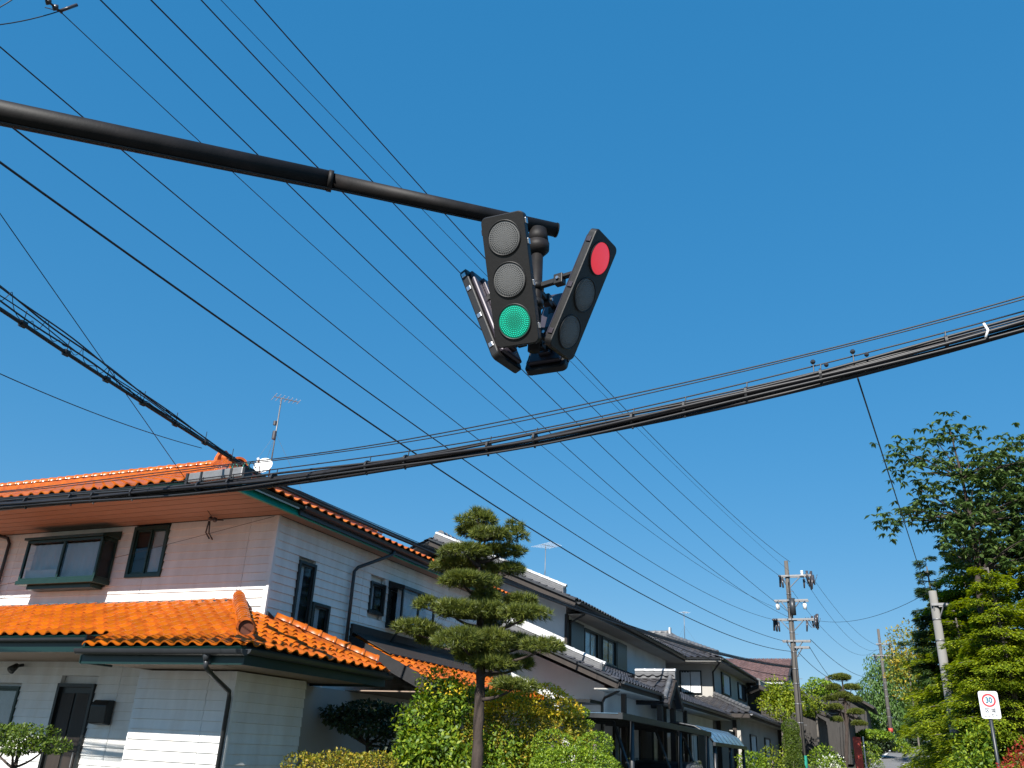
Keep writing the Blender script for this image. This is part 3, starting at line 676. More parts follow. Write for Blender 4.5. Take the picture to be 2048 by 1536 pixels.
wire('thinnest overhead wire just left of the topmost one', (-6.04, 5.03, 9.2), (-3.62, 39, 9.41), .008, .0045)
wire('overhead wire reaching the left tip of the pole\'s top crossarm', (-6.17, 4.89, 9.1), (-4.03, 39, 9.2), .014, .008)
wire('overhead wire passing behind the arm joint, below the topmost three wires', (-5.9, 4.12, 8.2), (-3.78, 39, 7.63), .010, .008)
wire('overhead wire entering at the top edge right of the hanging insulator', (-5.99, 3.7, 7.8), (-3.83, 39, 7.44), .020, .007)
wire('thin overhead wire starting at the hanging dark insulator at top left', (-7.61, 4.31, 8.9), (-4.34, 39, 7.85), .024, .0055, t0=0)
wire('overhead wire entering at the left edge above the signal arm', (-7.06, 3.59, 7.5), (-4.45, 39, 7.34), .026, .007)
wire('black overhead wire entering at the left edge just below the signal arm', (-7.3, 3.97, 7.0), (-4.08, 39, 6.44), .022, .0095)
wire('thickest single overhead wire, lowest of those running to the roadside pole', (-6.31, 3.52, 5.9), (-3.75, 39, 6.01), .024, .011)
# insulator at the end of a wire, with jumper loops
ti = thing('tension_insulator', (-7.61, 4.31, 8.9), 'dark tension insulator with jumper loops hanging at the top left corner', 'insulator')
p0 = V(-7.61, 4.31, 8.9); dd = (p0-V(-4.34, 39, 7.85)).normalized()
c = MB()
for k in range(3):
    q = p0 + dd*(.03+.085*k); c.tube([q, q+dd*.02, q+dd*.05], [.022, .045, .022], 10)
c.tube([p0-dd*.03, p0+dd*.36], .013, 6); c.build('insulator_discs', M['brownins'], ti, True)
c = MB(); c.tube([p0, p0+V(.10, .10, .16)], .018, 6); c.build('clamp', M['brownins'], ti, True)
c = MB(); c.tube(bezier(p0, V(-7.75, 3.95, 8.35), V(-7.70, 3.55, 7.96)), .006, 6); c.tube(bezier(p0+dd*.3+V(-.12, 0, .12), V(-8.0, 3.9, 8.5), V(-7.95, 3.5, 8.05)), .006, 6); c.tube([p0, p0+V(-.25, -.02, .13)], .006, 6); c.build('jumper_loop', M['black'], ti, True)
# service drops
def drop(label, p, q, r, sag=.01, n=24, group=None, mt='black', cat='wire', name='service_wire'):
    o = MB().tube(sagline(p, q, sag, 0, 1, n), r, 6).build(name, M[mt], None, True); return tag(o, label, cat, group)
drop('steep thin service wire falling from the left edge to the cream house eave', (-8.9, 4.05, 7.72), (-11.24, 11.93, 5.32), .006, .0)
drop('slack thin wire from the left edge to the house roof corner', (-8.15, 4.6, 4.98), (-9.05, 9.1, 5.54), .0055, .018)
drop('faint wire slanting across the front of the cream upper wall', (-10.0, 12.12, 5.34), (-17.6, 12.0, 4.12), .004, .004)
# --- the bundle across the road
CB = thing('crossing_cable_bundle', (-6, 9, 0), 'thick bundle of black telecom cables slung across the whole street', 'cables')
# centre line of the bundle, a slack curve that tightens towards the right-hand pole
K = np.array([(-14.6, 8.0, 4.72), (-11.54, 8, 4.55), (-9.19, 8, 4.53), (-7.06, 8, 4.53), (-5.99, 8, 4.56), (-4.86, 8, 4.61), (-3.58, 8, 4.69), (-2.71, 8, 4.77), (-1.98, 8, 4.84), (-.96, 8, 4.97), (-.27, 8, 5.06), (.38, 8, 5.17), (.8, 8, 5.25), (1.44, 8, 5.36), (3.0, 8, 5.66), (4.6, 8, 6.0)])
from numpy.polynomial import polynomial as Pn
_cf = Pn.polyfit(K[:, 0], K[:, 2], 7)
fz = lambda x: float(Pn.polyval(x, _cf)); fy = lambda x: 8.0
xs = np.linspace(-14.6, 4.6, 110)
def cpath(oy, oz, amp=0, ph=0, frq=2., lift=0):
    return [V(x, fy(x)+oy+amp*math.sin(x*frq+ph), fz(x)+oz+amp*math.cos(x*frq*.8+ph)+lift*max(0, 1-((x+3)/11)**2)) for x in xs]
for i, (oy, oz, r, amp, ph, frq, mt) in enumerate([(0, 0, .024, .005, 0, 1.3, 'cable'), (.05, -.028, .028, .008, 1, 1.7, 'cable'), (-.055, -.018, .019, .012, 2, 2.1, 'cable'), (.01, -.07, .022, .012, 3, 1.1, 'cable'), (-.02, .045, .015, .012, 4, 1.9, 'black'), (.06, .04, .013, .014, 5, 2.6, 'black'), (-.05, -.075, .013, .016, .5, 1.5, 'black'), (.03, .07, .009, .02, 1.5, .9, 'black')]):
    MB().tube(cpath(oy, oz, amp, ph, frq), r, 8).build('cable', M[mt], CB, True)
for oy, oz, r, lift, ph in ((.05, .09, .007, .05, 0), (-.04, .13, .006, .10, 1), (.02, .16, .007, .13, 2)):
    MB().tube(cpath(oy, oz, .008, ph, 1.2, lift), r, 6).build('messenger_wire', M['black'], CB, True)
for x in np.arange(-14.4, 4.6, .8):
    x += random.uniform(-.3, .3); q = V(x, fy(x), fz(x)); c = MB()
    c.tube([q+V(-.012, 0, 0), q+V(.012, 0, 0)], .075, 10); c.tube([q+V(0, .03, .05), q+V(.01, .03, .14)], .006, 5); c.tube([q+V(0, 0, -.06), q+V(0, 0, -.1)], .012, 6)
    c.build('hanger_clamp', M['black'], CB)
for x in (.02, -.35): 
    q = V(x, fy(x), fz(x)); c = MB(); c.ball(q+V(0, 0, .17), .025); c.ball(q+V(.12, 0, .12), .022); c.tube([q, q+V(0, 0, .17)], .006, 5); c.build('splice_knob', M['black'], CB)
tg = MB(); q = V(1.15, fy(1.15)-.05, fz(1.15)); tg.tube([q+V(0, -.03, .06), q+V(.02, -.05, -.02), q+V(-.01, -.05, -.09)], .012, 6); tg.build('white_tie', M['white'], CB, True)
# closure box hanging on the bundle in front of the house
cl = thing('splice_closure', (-8.75, 9.2, 5.05), 'pale grey cable splice box clamped on the bundle before the orange roof', 'cable box')
c = MB(); c.obox((-8.75, 9.22, 5.12), V(.5, 0, .01), V(0, .07, 0), V(0, 0, .075)); c.build('box', M['steel'], cl, bevel=.02)
for x in (-9.27, -9.0, -8.45, -8.22):
    c = MB(); c.obox((x, 9.22, 5.10+.01*(x+8.75)), V(.02, 0, 0), V(0, .08, 0), V(0, 0, .085)); c.build('end_band', M['black'], cl)
for k in range(5):
    c = MB(); a = V(-8.6+.1*k, 9.2, 5.16); c.tube(bezier(a, a+V(.05, -.03, .22), a+V(.12, .02, .02)), .008, 6); c.build('cable_loop', M['greenwrap'] if k % 2 else M['black'], cl, True)
# --- the bundle along the street
SB = thing('street_cable_bundle', (-8, 9, 0), 'bundle of black cables running from the left edge past the orange eaves', 'cables')
_d = V(-8.79, 10.41, 5.38)-V(-8.11, 5.01, 5.60)
sp1 = [V(-8.11, 5.01, 5.60)+_d*t-V(0, 0, .10*4*max(0, t)*(1-t)*.25) for t in (-.7, -.3, 0, .2, .4, .6, .8, 1)]
def cat(pts, per=8):
    o = []
    for i in range(len(pts)-1):
        p0_, p1_, p2_, p3_ = pts[max(i-1, 0)], pts[i], pts[i+1], pts[min(i+2, len(pts)-1)]
        for k in range(per):
            t = k/per; o.append(.5*((2*p1_)+(-p0_+p2_)*t+(2*p0_-5*p1_+4*p2_-p3_)*t*t+(-p0_+3*p1_-3*p2_+p3_)*t**3))
    return o+[pts[-1]]
main = cat(sp1) ; far_ = sagline((-8.79, 10.41, 5.38), (-3.83, 39, 5.35), .017, 0, 1, 44)
for i, (o_, r, a0) in enumerate([(V(0, 0, 0), .026, .0), (V(.05, 0, .10), .010, 2), (V(-.05, 0, .34), .010, 1), (V(.04, 0, .31), .009, 3), (V(-.03, 0, .2), .007, 5)]):
    pts = [p + o_*(1 if i == 0 else max(.12, 1-k/len(main)*1.1)) + V(math.sin(k*.5+a0), 0, math.cos(k*.4+a0))*.012*(i > 0) for k, p in enumerate(main)]
    pts += [p + V(0, 0, .02*i) + V(math.sin(k*.6+a0), 0, 0)*.008*(i > 0) for k, p in enumerate(far_[1:])]
    MB().tube(pts, r if i else .022, 7).build('cable', M['black'], SB, True)
sp = []
for k, p in enumerate(cat(sp1, 60)):
    a = k*.42+1.1*math.sin(k*.13)+.7*math.sin(k*.31); f_ = (.75+.35*math.sin(k*.21+1))*max(.15, 1-k/420*1.1); sp.append(p + V(math.cos(a)*.05*f_, 0, .2*f_+math.sin(a)*.13*f_))
MB().tube(sp, .004, 5).build('spiral_hanger', M['black'], SB, True)
for k in range(3, len(main)-2, 5):
    c = MB(); q = main[k]; c.tube([q-V(0, .03, 0), q+V(0, .03, 0)], .042, 8); c.tube([q, q+V(0, 0, .16)], .005, 5); c.build('hanger_clamp', M['black'], SB)
# guy wire on the right
drop('guy wire dropping from the crossing bundle to the tree-covered pole', (.035, 8.0, 5.0), (1.22, 27.5, 6.3), .008, .0, name='guy_wire')
drop('sagging wire from the roadside pole across to the pole among the trees', (-2.78, 39, 7.3), (1.22, 27.6, 6.35), .007, .03, name='span_wire')
# ================================================================== utility poles
def utility_pole(x, y, top, r0_, r1_, label, arms, base_wrap=True, steps=True, gy=None, lean=(0, 0), trans=None, cm='concrete'):
    z0 = gz(y) if gy is None else gy
    U = thing('utility_pole', (x, y, z0), label, 'utility pole')
    ax_ = lambda z: V(x+lean[0]*(z-z0), y+lean[1]*(z-z0), z)
    c = MB(); c.tube([ax_(z0-.3), ax_((z0+top)/2), ax_(top)], [r0_, (r0_+r1_)/2, r1_], 16); c.build('shaft', M[cm], U, True)
    if base_wrap:
        c = MB(); c.tube([ax_(z0+.2), ax_(z0+1.2)], r0_*1.02, 16); c.build('base_wrap', M['greenwrap'], U, True)
    rr = lambda z: r0_+(r1_-r0_)*(z-z0)/(top-z0)
    if steps:
        k = 0; z = z0+1.9
        while z < top-1:
            c = MB(); s_ = 1 if k % 2 else -1; c.tube([ax_(z)+V(0, 0, 0), ax_(z)+V(s_*(rr(z)+.13), 0, 0)], .009, 5); c.build('step_bolt', M['steel'], U); z += .45; k += 1
    z = z0+2.4
    while z < top-.5:
        c = MB(); c.tube([ax_(z), ax_(z+.05)], rr(z)*1.06, 14); c.build('steel_band', M['steel'], U, True); z += random.uniform(.5, 1.1)
    for (z, xa, xb, ins, hang) in arms:
        c = MB(); c.box(x+xa, x+xb, y-.17, y-.10, z-.035, z+.035); c.box(x+xa, x+xb, y+.10, y+.17, z-.035, z+.035); cr = c.build('crossarm', M['steel'], U)
        c = MB(); c.beam(ax_(z-.55), V(x+xa*.6, y-.13, z), .04, .03); c.beam(ax_(z-.55), V(x+xb*.6, y-.13, z), .04, .03); c.build('arm_brace', M['steel'], cr)
        for xi, kind in ins:
            q = V(x+xi, y, z); c = MB()
            if kind == 'w':
                for j in range(3): c.tube([q+V(0, 0, .03+.07*j), q+V(0, 0, .06+.07*j), q+V(0, 0, .10+.07*j)], [.04, .075, .04], 10)
                c.build('insulator', M['porcelain'], cr, True)
            elif kind == 'h':
                c.tube([q, q-V(0, 0, .12), q-V(0, 0, .16), q-V(0, 0, .36)], [.03, .06, .09, .07], 10); c.build('insulator', M['porcelain'], cr, True)
            elif kind == 'b':
                c.tube([q+V(0, -.1, 0), q+V(0, -.35, -.04)], [.06, .05], 8); c.tube([q, q-V(.03, 0, .45)], [.055, .04], 8); c.tube([q+V(.08, -.1, -.1), q+V(.1, -.1, -.5)], [.05, .035], 8); c.build('cutout', M['brownins'], cr, True)
            elif kind == 'c':
                for j in range(7):
                    a = q+V(random.uniform(-.2, .2), random.uniform(-.25, .25), random.uniform(-.15, .2)); c.tube([a, a-V(random.uniform(-.05, .05), 0, random.uniform(.25, .5))], [.055, .03], 7)
                c.tube(bezier(q+V(-.25, 0, .1), q+V(0, 0, -.75), q+V(.25, 0, .05)), .012, 5); c.build('cutout_cluster', M['brownins'], cr, True)
    if trans:
        z, sx = trans; c = MB(); c.tube([V(x+sx, y-.12, z-.35), V(x+sx, y-.12, z+.35)], .13, 14); c.build('terminal_box', M['gutter'], U, True)
    return U
PX, PY = -3.72, 39.0
utility_pole(PX, PY, 9.85, .16, .085, 'concrete utility pole with three crossarms beside the grey-roofed houses', [
    (9.17, -.36, 1.0, ((-.3, 'b'), (.62, 'w'), (.85, 'c'), (1.0, 'c')), 0), (8.12, -.62, .78, ((-.5, 'h'), (.62, 'h')), 0),
    (7.32, -.75, .95, ((-.7, 'b'), (-.6, 'b'), (.85, 'c'), (.95, 'c')), 0), (6.43, -.42, .72, (), 0), (6.17, .05, .65, (), 0)], trans=(7.85, .12))
PX2, PY2 = -.62, 78.0
utility_pole(PX2, PY2, 12.2, .17, .10, 'smaller far concrete utility pole rising where the street bends', [
    (11.0, -.3, .9, ((.7, 'b'),), 0), (10.1, -.7, 1.0, ((-.5, 'b'), (.8, 'b')), 0)], gy=3.0)
c = MB(); c.tube([(PX2, PY2-.01, 4.3), (PX2, PY2-.01, 4.6)], .175, 12); tag(c.build('pole_notice', M['redwrap'], None, True), 'small red notice wrapped on the far utility pole', 'notice')
utility_pole(1.40, 27.6, 6.4, .145, .105, 'pale concrete pole leaning up through the yellow-green trees on the right', [(6.0, -.12, .35, (), 0)], base_wrap=False, steps=False, lean=(-.006, 0), cm='concrete_light')
# spans beyond the roadside pole
for lb, a, b, r, sg in (('upper right wire running from the roadside pole to the far pole', (-2.77, 39, 9.25), (PX2+.9, PY2, 11.0), .008, .03),
        ('second wire running from the roadside pole to the far pole', (-2.95, 39, 8.9), (PX2+.3, PY2, 10.9), .008, .035),
        ('third wire running from the roadside pole to the far pole', (-3.6, 39, 8.6), (PX2-.3, PY2, 10.6), .008, .035),
        ('wire leaving the lowest short crossarm of the roadside pole', (-3.07, 39, 6.2), (PX2-1.6, PY2, 7.6), .012, .03),
        ('wire from the right crossarm cluster of the roadside pole, sagging right', (-3.0, 39, 6.5), (PX2-.2, PY2, 8.7), .012, .02),
        ('low cable from the roadside pole to the dark far roofs', (-3.55, 39, 6.0), (-2.6, 60, 6.6), .012, .02),
        ('lowest pair of cables from the roadside pole, upper one', (-3.5, 39, 4.6), (-3.2, 60, 5.1), .014, .01),
        ('lowest pair of cables from the roadside pole, lower one', (-3.5, 39, 4.45), (-3.4, 60, 4.7), .012, .015)):
    drop(lb, a, b, r, sg, name='span_wire')
drop('house service cable hanging from the grey house eave to the roadside pole', (-8.4, 30, 5.9), (-3.9, 39, 5.0), .014, .03)
c = MB(); c.tube([(PX+.05, PY-.2, 1.2), (PX+.05, PY-.2, 8.9)], .018, 6); tag(c.build('riser_cable', M['black'], None, True), 'vertical riser cable strapped up the roadside concrete pole', 'cable')
# ================================================================== grey-tiled houses along the street
def wallbox(parent, name, mt, *b): return MB().box(*b).build(name, mt, parent)
def antenna(loc, h, label, dirn=V(0, 1, 0), n=9, el=.5, dish=False, boom=.9):
    A = thing('tv_antenna', loc, label, 'antenna'); p = V(*loc); t = p+V(0, 0, h)
    MB().tube([p, t], .016, 6).build('mast', M['steel'], A, True)
    MB().beam(t-dirn*boom*.3, t+dirn*boom*.7, .018, .018).build('boom', M['steel'], A)
    sdv_ = V(dirn.y, -dirn.x, 0)
    for k in range(n):
        q = t+dirn*boom*(-.3+k/(n-1)); l_ = el*(1-.45*k/n)/2
        MB().tube([q-sdv_*l_, q+sdv_*l_], .006, 5).build('element', M['white'], A)
    for k in range(3):
        a = 2*math.pi*k/3+.5; MB().tube([p+V(0, 0, h*.55), p+V(math.cos(a)*.8, math.sin(a)*.8, -.25)], .003, 4).build('stay_wire', M['steel'], A)
    return A
A = antenna((-12.72, 15.0, 7.15), 2.0, 'tv antenna on a thin mast above the orange roof ridge', V(.6, .8, 0).normalized(), 7, .5, boom=.6)
c = MB(); c.tube([(-12.74, 14.98, 8.1), (-12.74, 14.98, 8.3)], .05, 8); c.tube([(-12.76, 14.96, 8.45), (-12.76, 14.96, 8.55)], .04, 8); c.build('booster_box', M['brownins'], A)
D = thing('satellite_dish', (-12.72, 14.9, 7.2), 'white round satellite dish at the foot of the orange roof antenna', 'dish')
rows = []; dn = V(.25, -.85, .35).normalized(); ds = dn.cross(V(0, 0, 1)).normalized(); du = ds.cross(dn); dc = V(-12.78, 14.85, 7.38)
for rr, dd in ((.0, -.0), (.08, .008), (.16, .035), (.215, .06), (.22, .055), (.16, .02), (.0, -.02)):
    rows.append([dc+(ds*math.cos(2*math.pi*k/24)+du*math.sin(2*math.pi*k/24))*rr+dn*dd for k in range(25)])
MB().grid(rows).build('reflector', M['white'], D, True)
MB().tube([dc-du*.25+dn*.03, dc+dn*.32-du*.08], .012, 6).tube([dc+dn*.30-du*.09, dc+dn*.38-du*.06], .03, 8).build('feed_arm', M['white'], D, True)
MB().tube([dc-dn*.02, V(-12.72, 14.99, 7.45)], .03, 6).build('mount', M['steel'], D)

# --- first grey house: white gable, lower wing, entrance gable
G1 = thing('white_gabled_house', (-12, 30, .3), 'two-storey white plaster house with dark grey tile roofs behind the pine', 'house')
wallbox(G1, 'upper_wall', M['plaster'], -17.5, -9.0, 25.1, 38, .2, 5.55)
MB().prism([(-17.5, 25.1, 5.55), (-9.0, 25.1, 5.55), (-9.0, 25.1, 5.85), (-13.25, 25.1, 7.55), (-17.5, 25.1, 5.85)], (0, 12.9, 0)).build('gable_wall', M['plaster'], G1)
ex, ezz, sl1 = -8.25, 5.76, .41
rx = -13.25; rzz = ezz+sl1*(ex-rx)
r_e = [(ex, 23.85, ezz), (ex, 38.6, ezz), (rx, 38.6, rzz), (rx, 23.85, rzz)]
r_w = [(2*rx-ex, 38.6, ezz), (2*rx-ex, 23.85, ezz), (rx, 23.85, rzz), (rx, 38.6, rzz)]
grey_roof(G1, r_e, M['gtile']); grey_roof(G1, r_w, M['gtile'])
barrel(G1, (-8.72, 24.05, ezz+sl1*.5+.03), (rx, 24.05, rzz+.03), .075, M['whitecap'], base=.2, base_mat=M['gcap'])
barrel(G1, (rx, 24.5, rzz+.02), (rx, 38.6, rzz+.02), .13, M['gcap'], base=.28)
MB().prism([(-8.74, 23.93, 5.88), (-8.74, 24.17, 5.88), (-8.74, 24.2, 6.12), (-8.74, 24.05, 6.28), (-8.74, 23.9, 6.12)], (.07, 0, 0)).build('ridge_end_ornament', M['gcap'], G1)
MB().beam((ex, 23.82, ezz-.13), (rx, 23.82, rzz-.13), .05, .17).build('bargeboard', M['wood'], G1)
MB().beam((ex+.02, 23.75, ezz-.02), (rx, 23.75, rzz-.02), .07, .05).build('verge_trim', M['gutter'], G1)
MB().prism([(ex, 23.85, ezz-.09), (ex, 25.12, ezz-.09), (rx, 25.12, rzz-.09), (rx, 23.85, rzz-.09)], (0, 0, -.02)).build('verge_soffit', M['plaster2'], G1)
MB().box(-8.98, ex, 25.1, 38.5, 5.52, 5.55).build('eave_soffit', M['plaster2'], G1)
MB().box(ex-.03, ex+.01, 23.9, 38.5, 5.53, 5.68).build('eave_fascia', M['wood'], G1)
gutter(G1, (ex+.07, 23.9, 5.70), (ex+.07, 38.5, 5.66), .065)
MB().box(-9.02, -8.93, 25.05, 25.2, 4.3, 5.55).build('corner_post', M['wood'], G1)
# shuttered windows on the street side, upper floor
MB().box(-9.02, -8.90, 25.35, 26.6, 4.45, 5.42).build('shutter_case', M['bronze'], G1, bevel=.01)
for a0, a1 in ((26.65, 28.1), (28.55, 30.2)): window(G1, 'E', -8.93, a0, a1, 4.47, 5.36, M['bronze'], 2, curtain='curtain', proud=.04, depth=.06)
MB().box(-9.02, -8.88, 30.25, 31.5, 4.45, 5.38).build('shutter_case', M['bronze'], G1, bevel=.01)
MB().box(-9.02, -8.92, 28.12, 28.53, 4.47, 5.36).build('dark_panel', M['wood'], G1)
MB().box(-9.02, -8.85, 25.3, 31.6, 4.40, 4.45).build('sill', M['wood'], G1)
MB().tube([(-8.3, 24.9, 5.66), (-8.35, 24.95, 5.5), (-8.93, 25.25, 5.3), (-8.93, 25.25, 4.3)], .035, 7).build('downspout', M['bronze'], G1, True)
# lower wing
lx, lzz, sl2 = -6.2, 3.32, .40
wallbox(G1, 'wing_wall', M['plaster'], -13.5, -6.9, 22.3, 37, .1, 3.15)
MB().prism([(-13.5, 22.3, 3.15), (-6.9, 22.3, 3.15), (-6.9, 22.3, 3.28), (-10.6, 22.3, 4.72), (-13.5, 22.3, 3.6)], (0, 2.7, 0)).build('wing_gable', M['plaster'], G1)
lrx = -10.6; lrz = lzz+sl2*(lx-lrx)
grey_roof(G1, [(lx, 21.25, lzz), (lx, 25.08, lzz), (lrx, 25.08, lrz), (lrx, 21.25, lrz)], M['gtile'])
grey_roof(G1, [(lx, 25.08, lzz), (lx, 37.3, lzz), (-8.98, 37.3, lzz+sl2*(lx+8.98)), (-8.98, 25.08, lzz+sl2*(lx+8.98))], M['gtile'])
grey_roof(G1, [(2*lrx-lx, 25.08, lzz), (2*lrx-lx, 21.25, lzz), (lrx, 21.25, lrz), (lrx, 25.08, lrz)], M['gtile'])
barrel(G1, (-6.7, 21.45, lzz+sl2*.5+.03), (lrx, 21.45, lrz+.03), .07, M['whitecap'], base=.18, base_mat=M['gcap'])
MB().prism([(-6.72, 21.34, 3.5), (-6.72, 21.56, 3.5), (-6.72, 21.58, 3.7), (-6.72, 21.45, 3.82), (-6.72, 21.32, 3.7)], (.06, 0, 0)).build('ridge_end_ornament', M['gcap'], G1)
MB().beam((lx, 21.23, lzz-.12), (lrx, 21.23, lrz-.12), .05, .16).build('bargeboard', M['wood'], G1)
MB().beam((lx, 21.17, lzz-.02), (lrx, 21.17, lrz-.02), .06, .045).build('verge_trim', M['gutter'], G1)
MB().box(-6.88, lx, 21.35, 37.2, 3.12, 3.15).build('eave_soffit', M['plaster2'], G1)
MB().box(lx-.03, lx+.01, 21.35, 37.2, 3.14, 3.29).build('eave_fascia', M['wood'], G1)
gutter(G1, (lx+.07, 21.35, 3.31), (lx+.07, 37.2, 3.27), .06)
MB().tube([(-6.2, 21.6, 3.22), (-6.4, 21.8, 3.1), (-6.88, 22.26, 2.98), (-6.95, 22.26, 2.85), (-6.95, 22.26, .1)], .035, 7).build('downspout', M['bronze'], G1, True)
MB().box(-8.1, -6.95, 21.25, 22.29, 2.80, 2.88).build('window_awning', M['bronze'], G1)
window(G1, 'S', 22.28, -7.95, -7.5, 2.0, 2.72, M['bronze'], 1, curtain=None, proud=.04, depth=.02)
# street side of the wing: glazed doors, posts, panels
for i, y in enumerate(np.arange(23.0, 34, 1.35)):
    if i % 3 == 2: MB().box(-6.91, -6.85, y, y+1.2, .2, 2.6).build('wall_panel', M['shed'], G1)
    else: window(G1, 'E', -6.88, y, y+1.25, .3, 2.5, M['bronze'], 2, curtain='curtain' if i % 2 else None, proud=.05, depth=.02)
for y in (22.6, 27.0, 29.9): MB().box(-6.55, -6.43, y, y+.12, .1, 3.1).build('veranda_post', M['wood'], G1)
# entrance gable facing the street
gy, gx0, gx1 = 26.25, -7.35, -5.95
az0, ah, aw = 3.05, .72, .92
for sgn in (-1, 1):
    e_ = gy+sgn*aw
    pl = [(gx0, e_, az0), (gx1, e_, az0), (gx1, gy, az0+ah), (gx0, gy, az0+ah)] if sgn < 0 else [(gx1, e_, az0), (gx0, e_, az0), (gx0, gy, az0+ah), (gx1, gy, az0+ah)]
    grey_roof(G1, pl, M['gtile'])
    barrel(G1, (gx1-.12, e_-sgn*.1, az0+.1), (gx1-.12, gy, az0+ah+.02), .07, M['gcap'], base=.08)
    MB().beam((gx1+.02, e_, az0-.08), (gx1+.02, gy, az0+ah-.08), .05, .16).build('bargeboard', M['wood'], G1)
barrel(G1, (gx1+.02, gy, az0+ah+.02), (gx0+.2, gy, az0+ah+.02), .07, M['whitecap'], base=.22, base_mat=M['gcap'])
MB().prism([(gx1-.25, gy-.8, az0-.05), (gx1-.25, gy+.8, az0-.05), (gx1-.25, gy, az0+.6)], (.08, 0, 0)).build('entrance_gable', M['wood'], G1)
for s_ in (-1, 1): MB().box(gx1-.35, gx1-.2, gy+s_*.8-.08, gy+s_*.8+.08, .2, 3.1).build('entrance_post', M['wood'], G1)
MB().box(-9.1, -8.88, 29.8, 32.5, 3.9, 4.38).build('roof_flashing', M['gutter'], G1)
antenna((-12.4, 32, 7.1), 2.3, 'tv antenna with wide elements standing on the white house roof', V(.5, .85, 0).normalized(), 8, 1.4, boom=.7)
# carport beside it
K_ = thing('carport', (-6, 21, .1), 'low flat dark carport before the wing of the white gabled house', 'carport')
y0c, y1c = 17.2, 26.3
MB().beam((-5.0, y0c, 2.34), (-5.0, y1c, 2.30), .09, .12).build('edge_beam', M['gutter'], K_)
for i, y in enumerate(np.linspace(y0c+.1, y1c-.1, 8)): MB().beam((-7.6, y, 2.36), (-5.05, y, 2.33), .05, .08).build('rib', M['gutter'], K_)
for i, y in enumerate(np.linspace(y0c+.1, y1c-.1, 8)[:-1]): MB().box(-7.6, -5.06, y+.03, y+1.25, 2.385, 2.395).build('roof_panel', M['glassblue'], K_)
for y in (18.2, 22.6, 26.1): MB().tube([(-5.05, y, .1), (-5.05, y, 2.3)], .05, 8).build('post', M['gutter'], K_, True)
for y in (18.4, 22.0, 25.0): MB().beam((-5.1, y, 1.2), (-5.6, y+.3, 2.3), .05, .05).build('brace', M['gutter'], K_)
K2 = thing('curved_canopy', (-5.3, 29, .3), 'small curved canopy with bluish corrugated panels at the end of the carport', 'canopy')
arc = [(-6.6, 2.52), (-6.0, 2.6), (-5.5, 2.52), (-5.15, 2.34), (-4.95, 2.08)]
for y in np.linspace(26.6, 32.2, 8): MB().tube([(x, y, z) for x, z in arc], .03, 6).build('rib', M['gutter'], K2, True)
for y in np.linspace(26.6, 32.2, 8)[:-1]: MB().grid([[(x, y+.05, z+.035), (x, y+.75, z+.035)] for x, z in arc]).build('roof_panel', M['glassblue'], K2, True)
MB().beam((-4.93, 26.5, 2.06), (-4.93, 32.3, 2.06), .08, .1).build('edge_beam', M['gutter'], K2)
for y in (26.8, 29.4, 32.0): MB().tube([(-4.98, y, .2), (-4.98, y, 2.06)], .05, 8).build('post', M['gutter'], K2, True)
# car under it: roof, glass and bonnet of a dark saloon
CR = thing('parked_car', (-5.7, 23.5, .15), 'dark car with only its roof showing under the carport', 'car')
prof = [(-2.1, .35), (-2.15, .75), (-1.95, .88), (-1.0, .95), (-.45, 1.38), (.7, 1.44), (1.35, 1.1), (2.05, 1.0), (2.15, .6), (2.1, .35)]
body = MB(); body.prism([(-6.55, 23.5+a, .12+b) for a, b in prof], (1.65, 0, 0)); body.build('body', M['gutter'], CR, bevel=.08)
MB().prism([(-6.35, 23.5-.98, 1.2), (-5.05, 23.5-.98, 1.2), (-5.15, 23.5-.48, 1.585), (-6.25, 23.5-.48, 1.585)], (0, -.015, .015)).build('windscreen', M['glass'], CR)
for s_ in (-6.58, -4.88): MB().prism([(s_, 23.5-.85, 1.2), (s_, 23.5+1.2, 1.25), (s_, 23.5+.7, 1.6), (s_, 23.5-.42, 1.58)], (.012, 0, 0)).build('side_window', M['glass'], CR)
for yy_ in (22.2, 24.9):
    for xx_ in (-6.6, -5.05):
        t_ = MB().tube([(xx_, yy_, .55), (xx_+.18, yy_, .55)], .31, 18).build('wheel', M['black'], CR, True); MB().tube([(xx_-.01, yy_, .55), (xx_+.19, yy_, .55)], .19, 14).build('rim', M['steel'], t_)

# --- second grey house: hipped roof
G2 = thing('grey_hipped_house', (-11, 46, .9), 'grey plaster house with a hipped dark tile roof beyond the white house', 'house')
g2x, g2y = -7.45, 40.5
wallbox(G2, 'upper_wall', M['plaster2'], -16, g2x, g2y, 52, .7, 5.72)
e2 = 5.80; s2 = .40
hx, hy0, hy1 = -6.85, 39.3, 52.6
run = 3.05
grey_roof(G2, [(-16.6, hy0, e2), (hx, hy0, e2), (hx-run, hy0+run, e2+s2*run), (-13, hy0+run, e2+s2*run)], M['gtile'], tl=.28)
grey_roof(G2, [(hx, hy0, e2), (hx, hy1, e2), (hx-run, hy1-run, e2+s2*run), (hx-run, hy0+run, e2+s2*run)], M['gtile'], tl=.28)
barrel(G2, (hx-.2, hy0+.2, e2+.1), (hx-run, hy0+run, e2+s2*run+.02), .10, M['gcap'], base=.14)
barrel(G2, (-13, hy0+run, e2+s2*run), (hx-run, hy0+run, e2+s2*run), .11, M['gcap'], base=.26)
barrel(G2, (hx-run, hy0+run, e2+s2*run), (hx-run, hy1-run, e2+s2*run), .11, M['gcap'], base=.26)
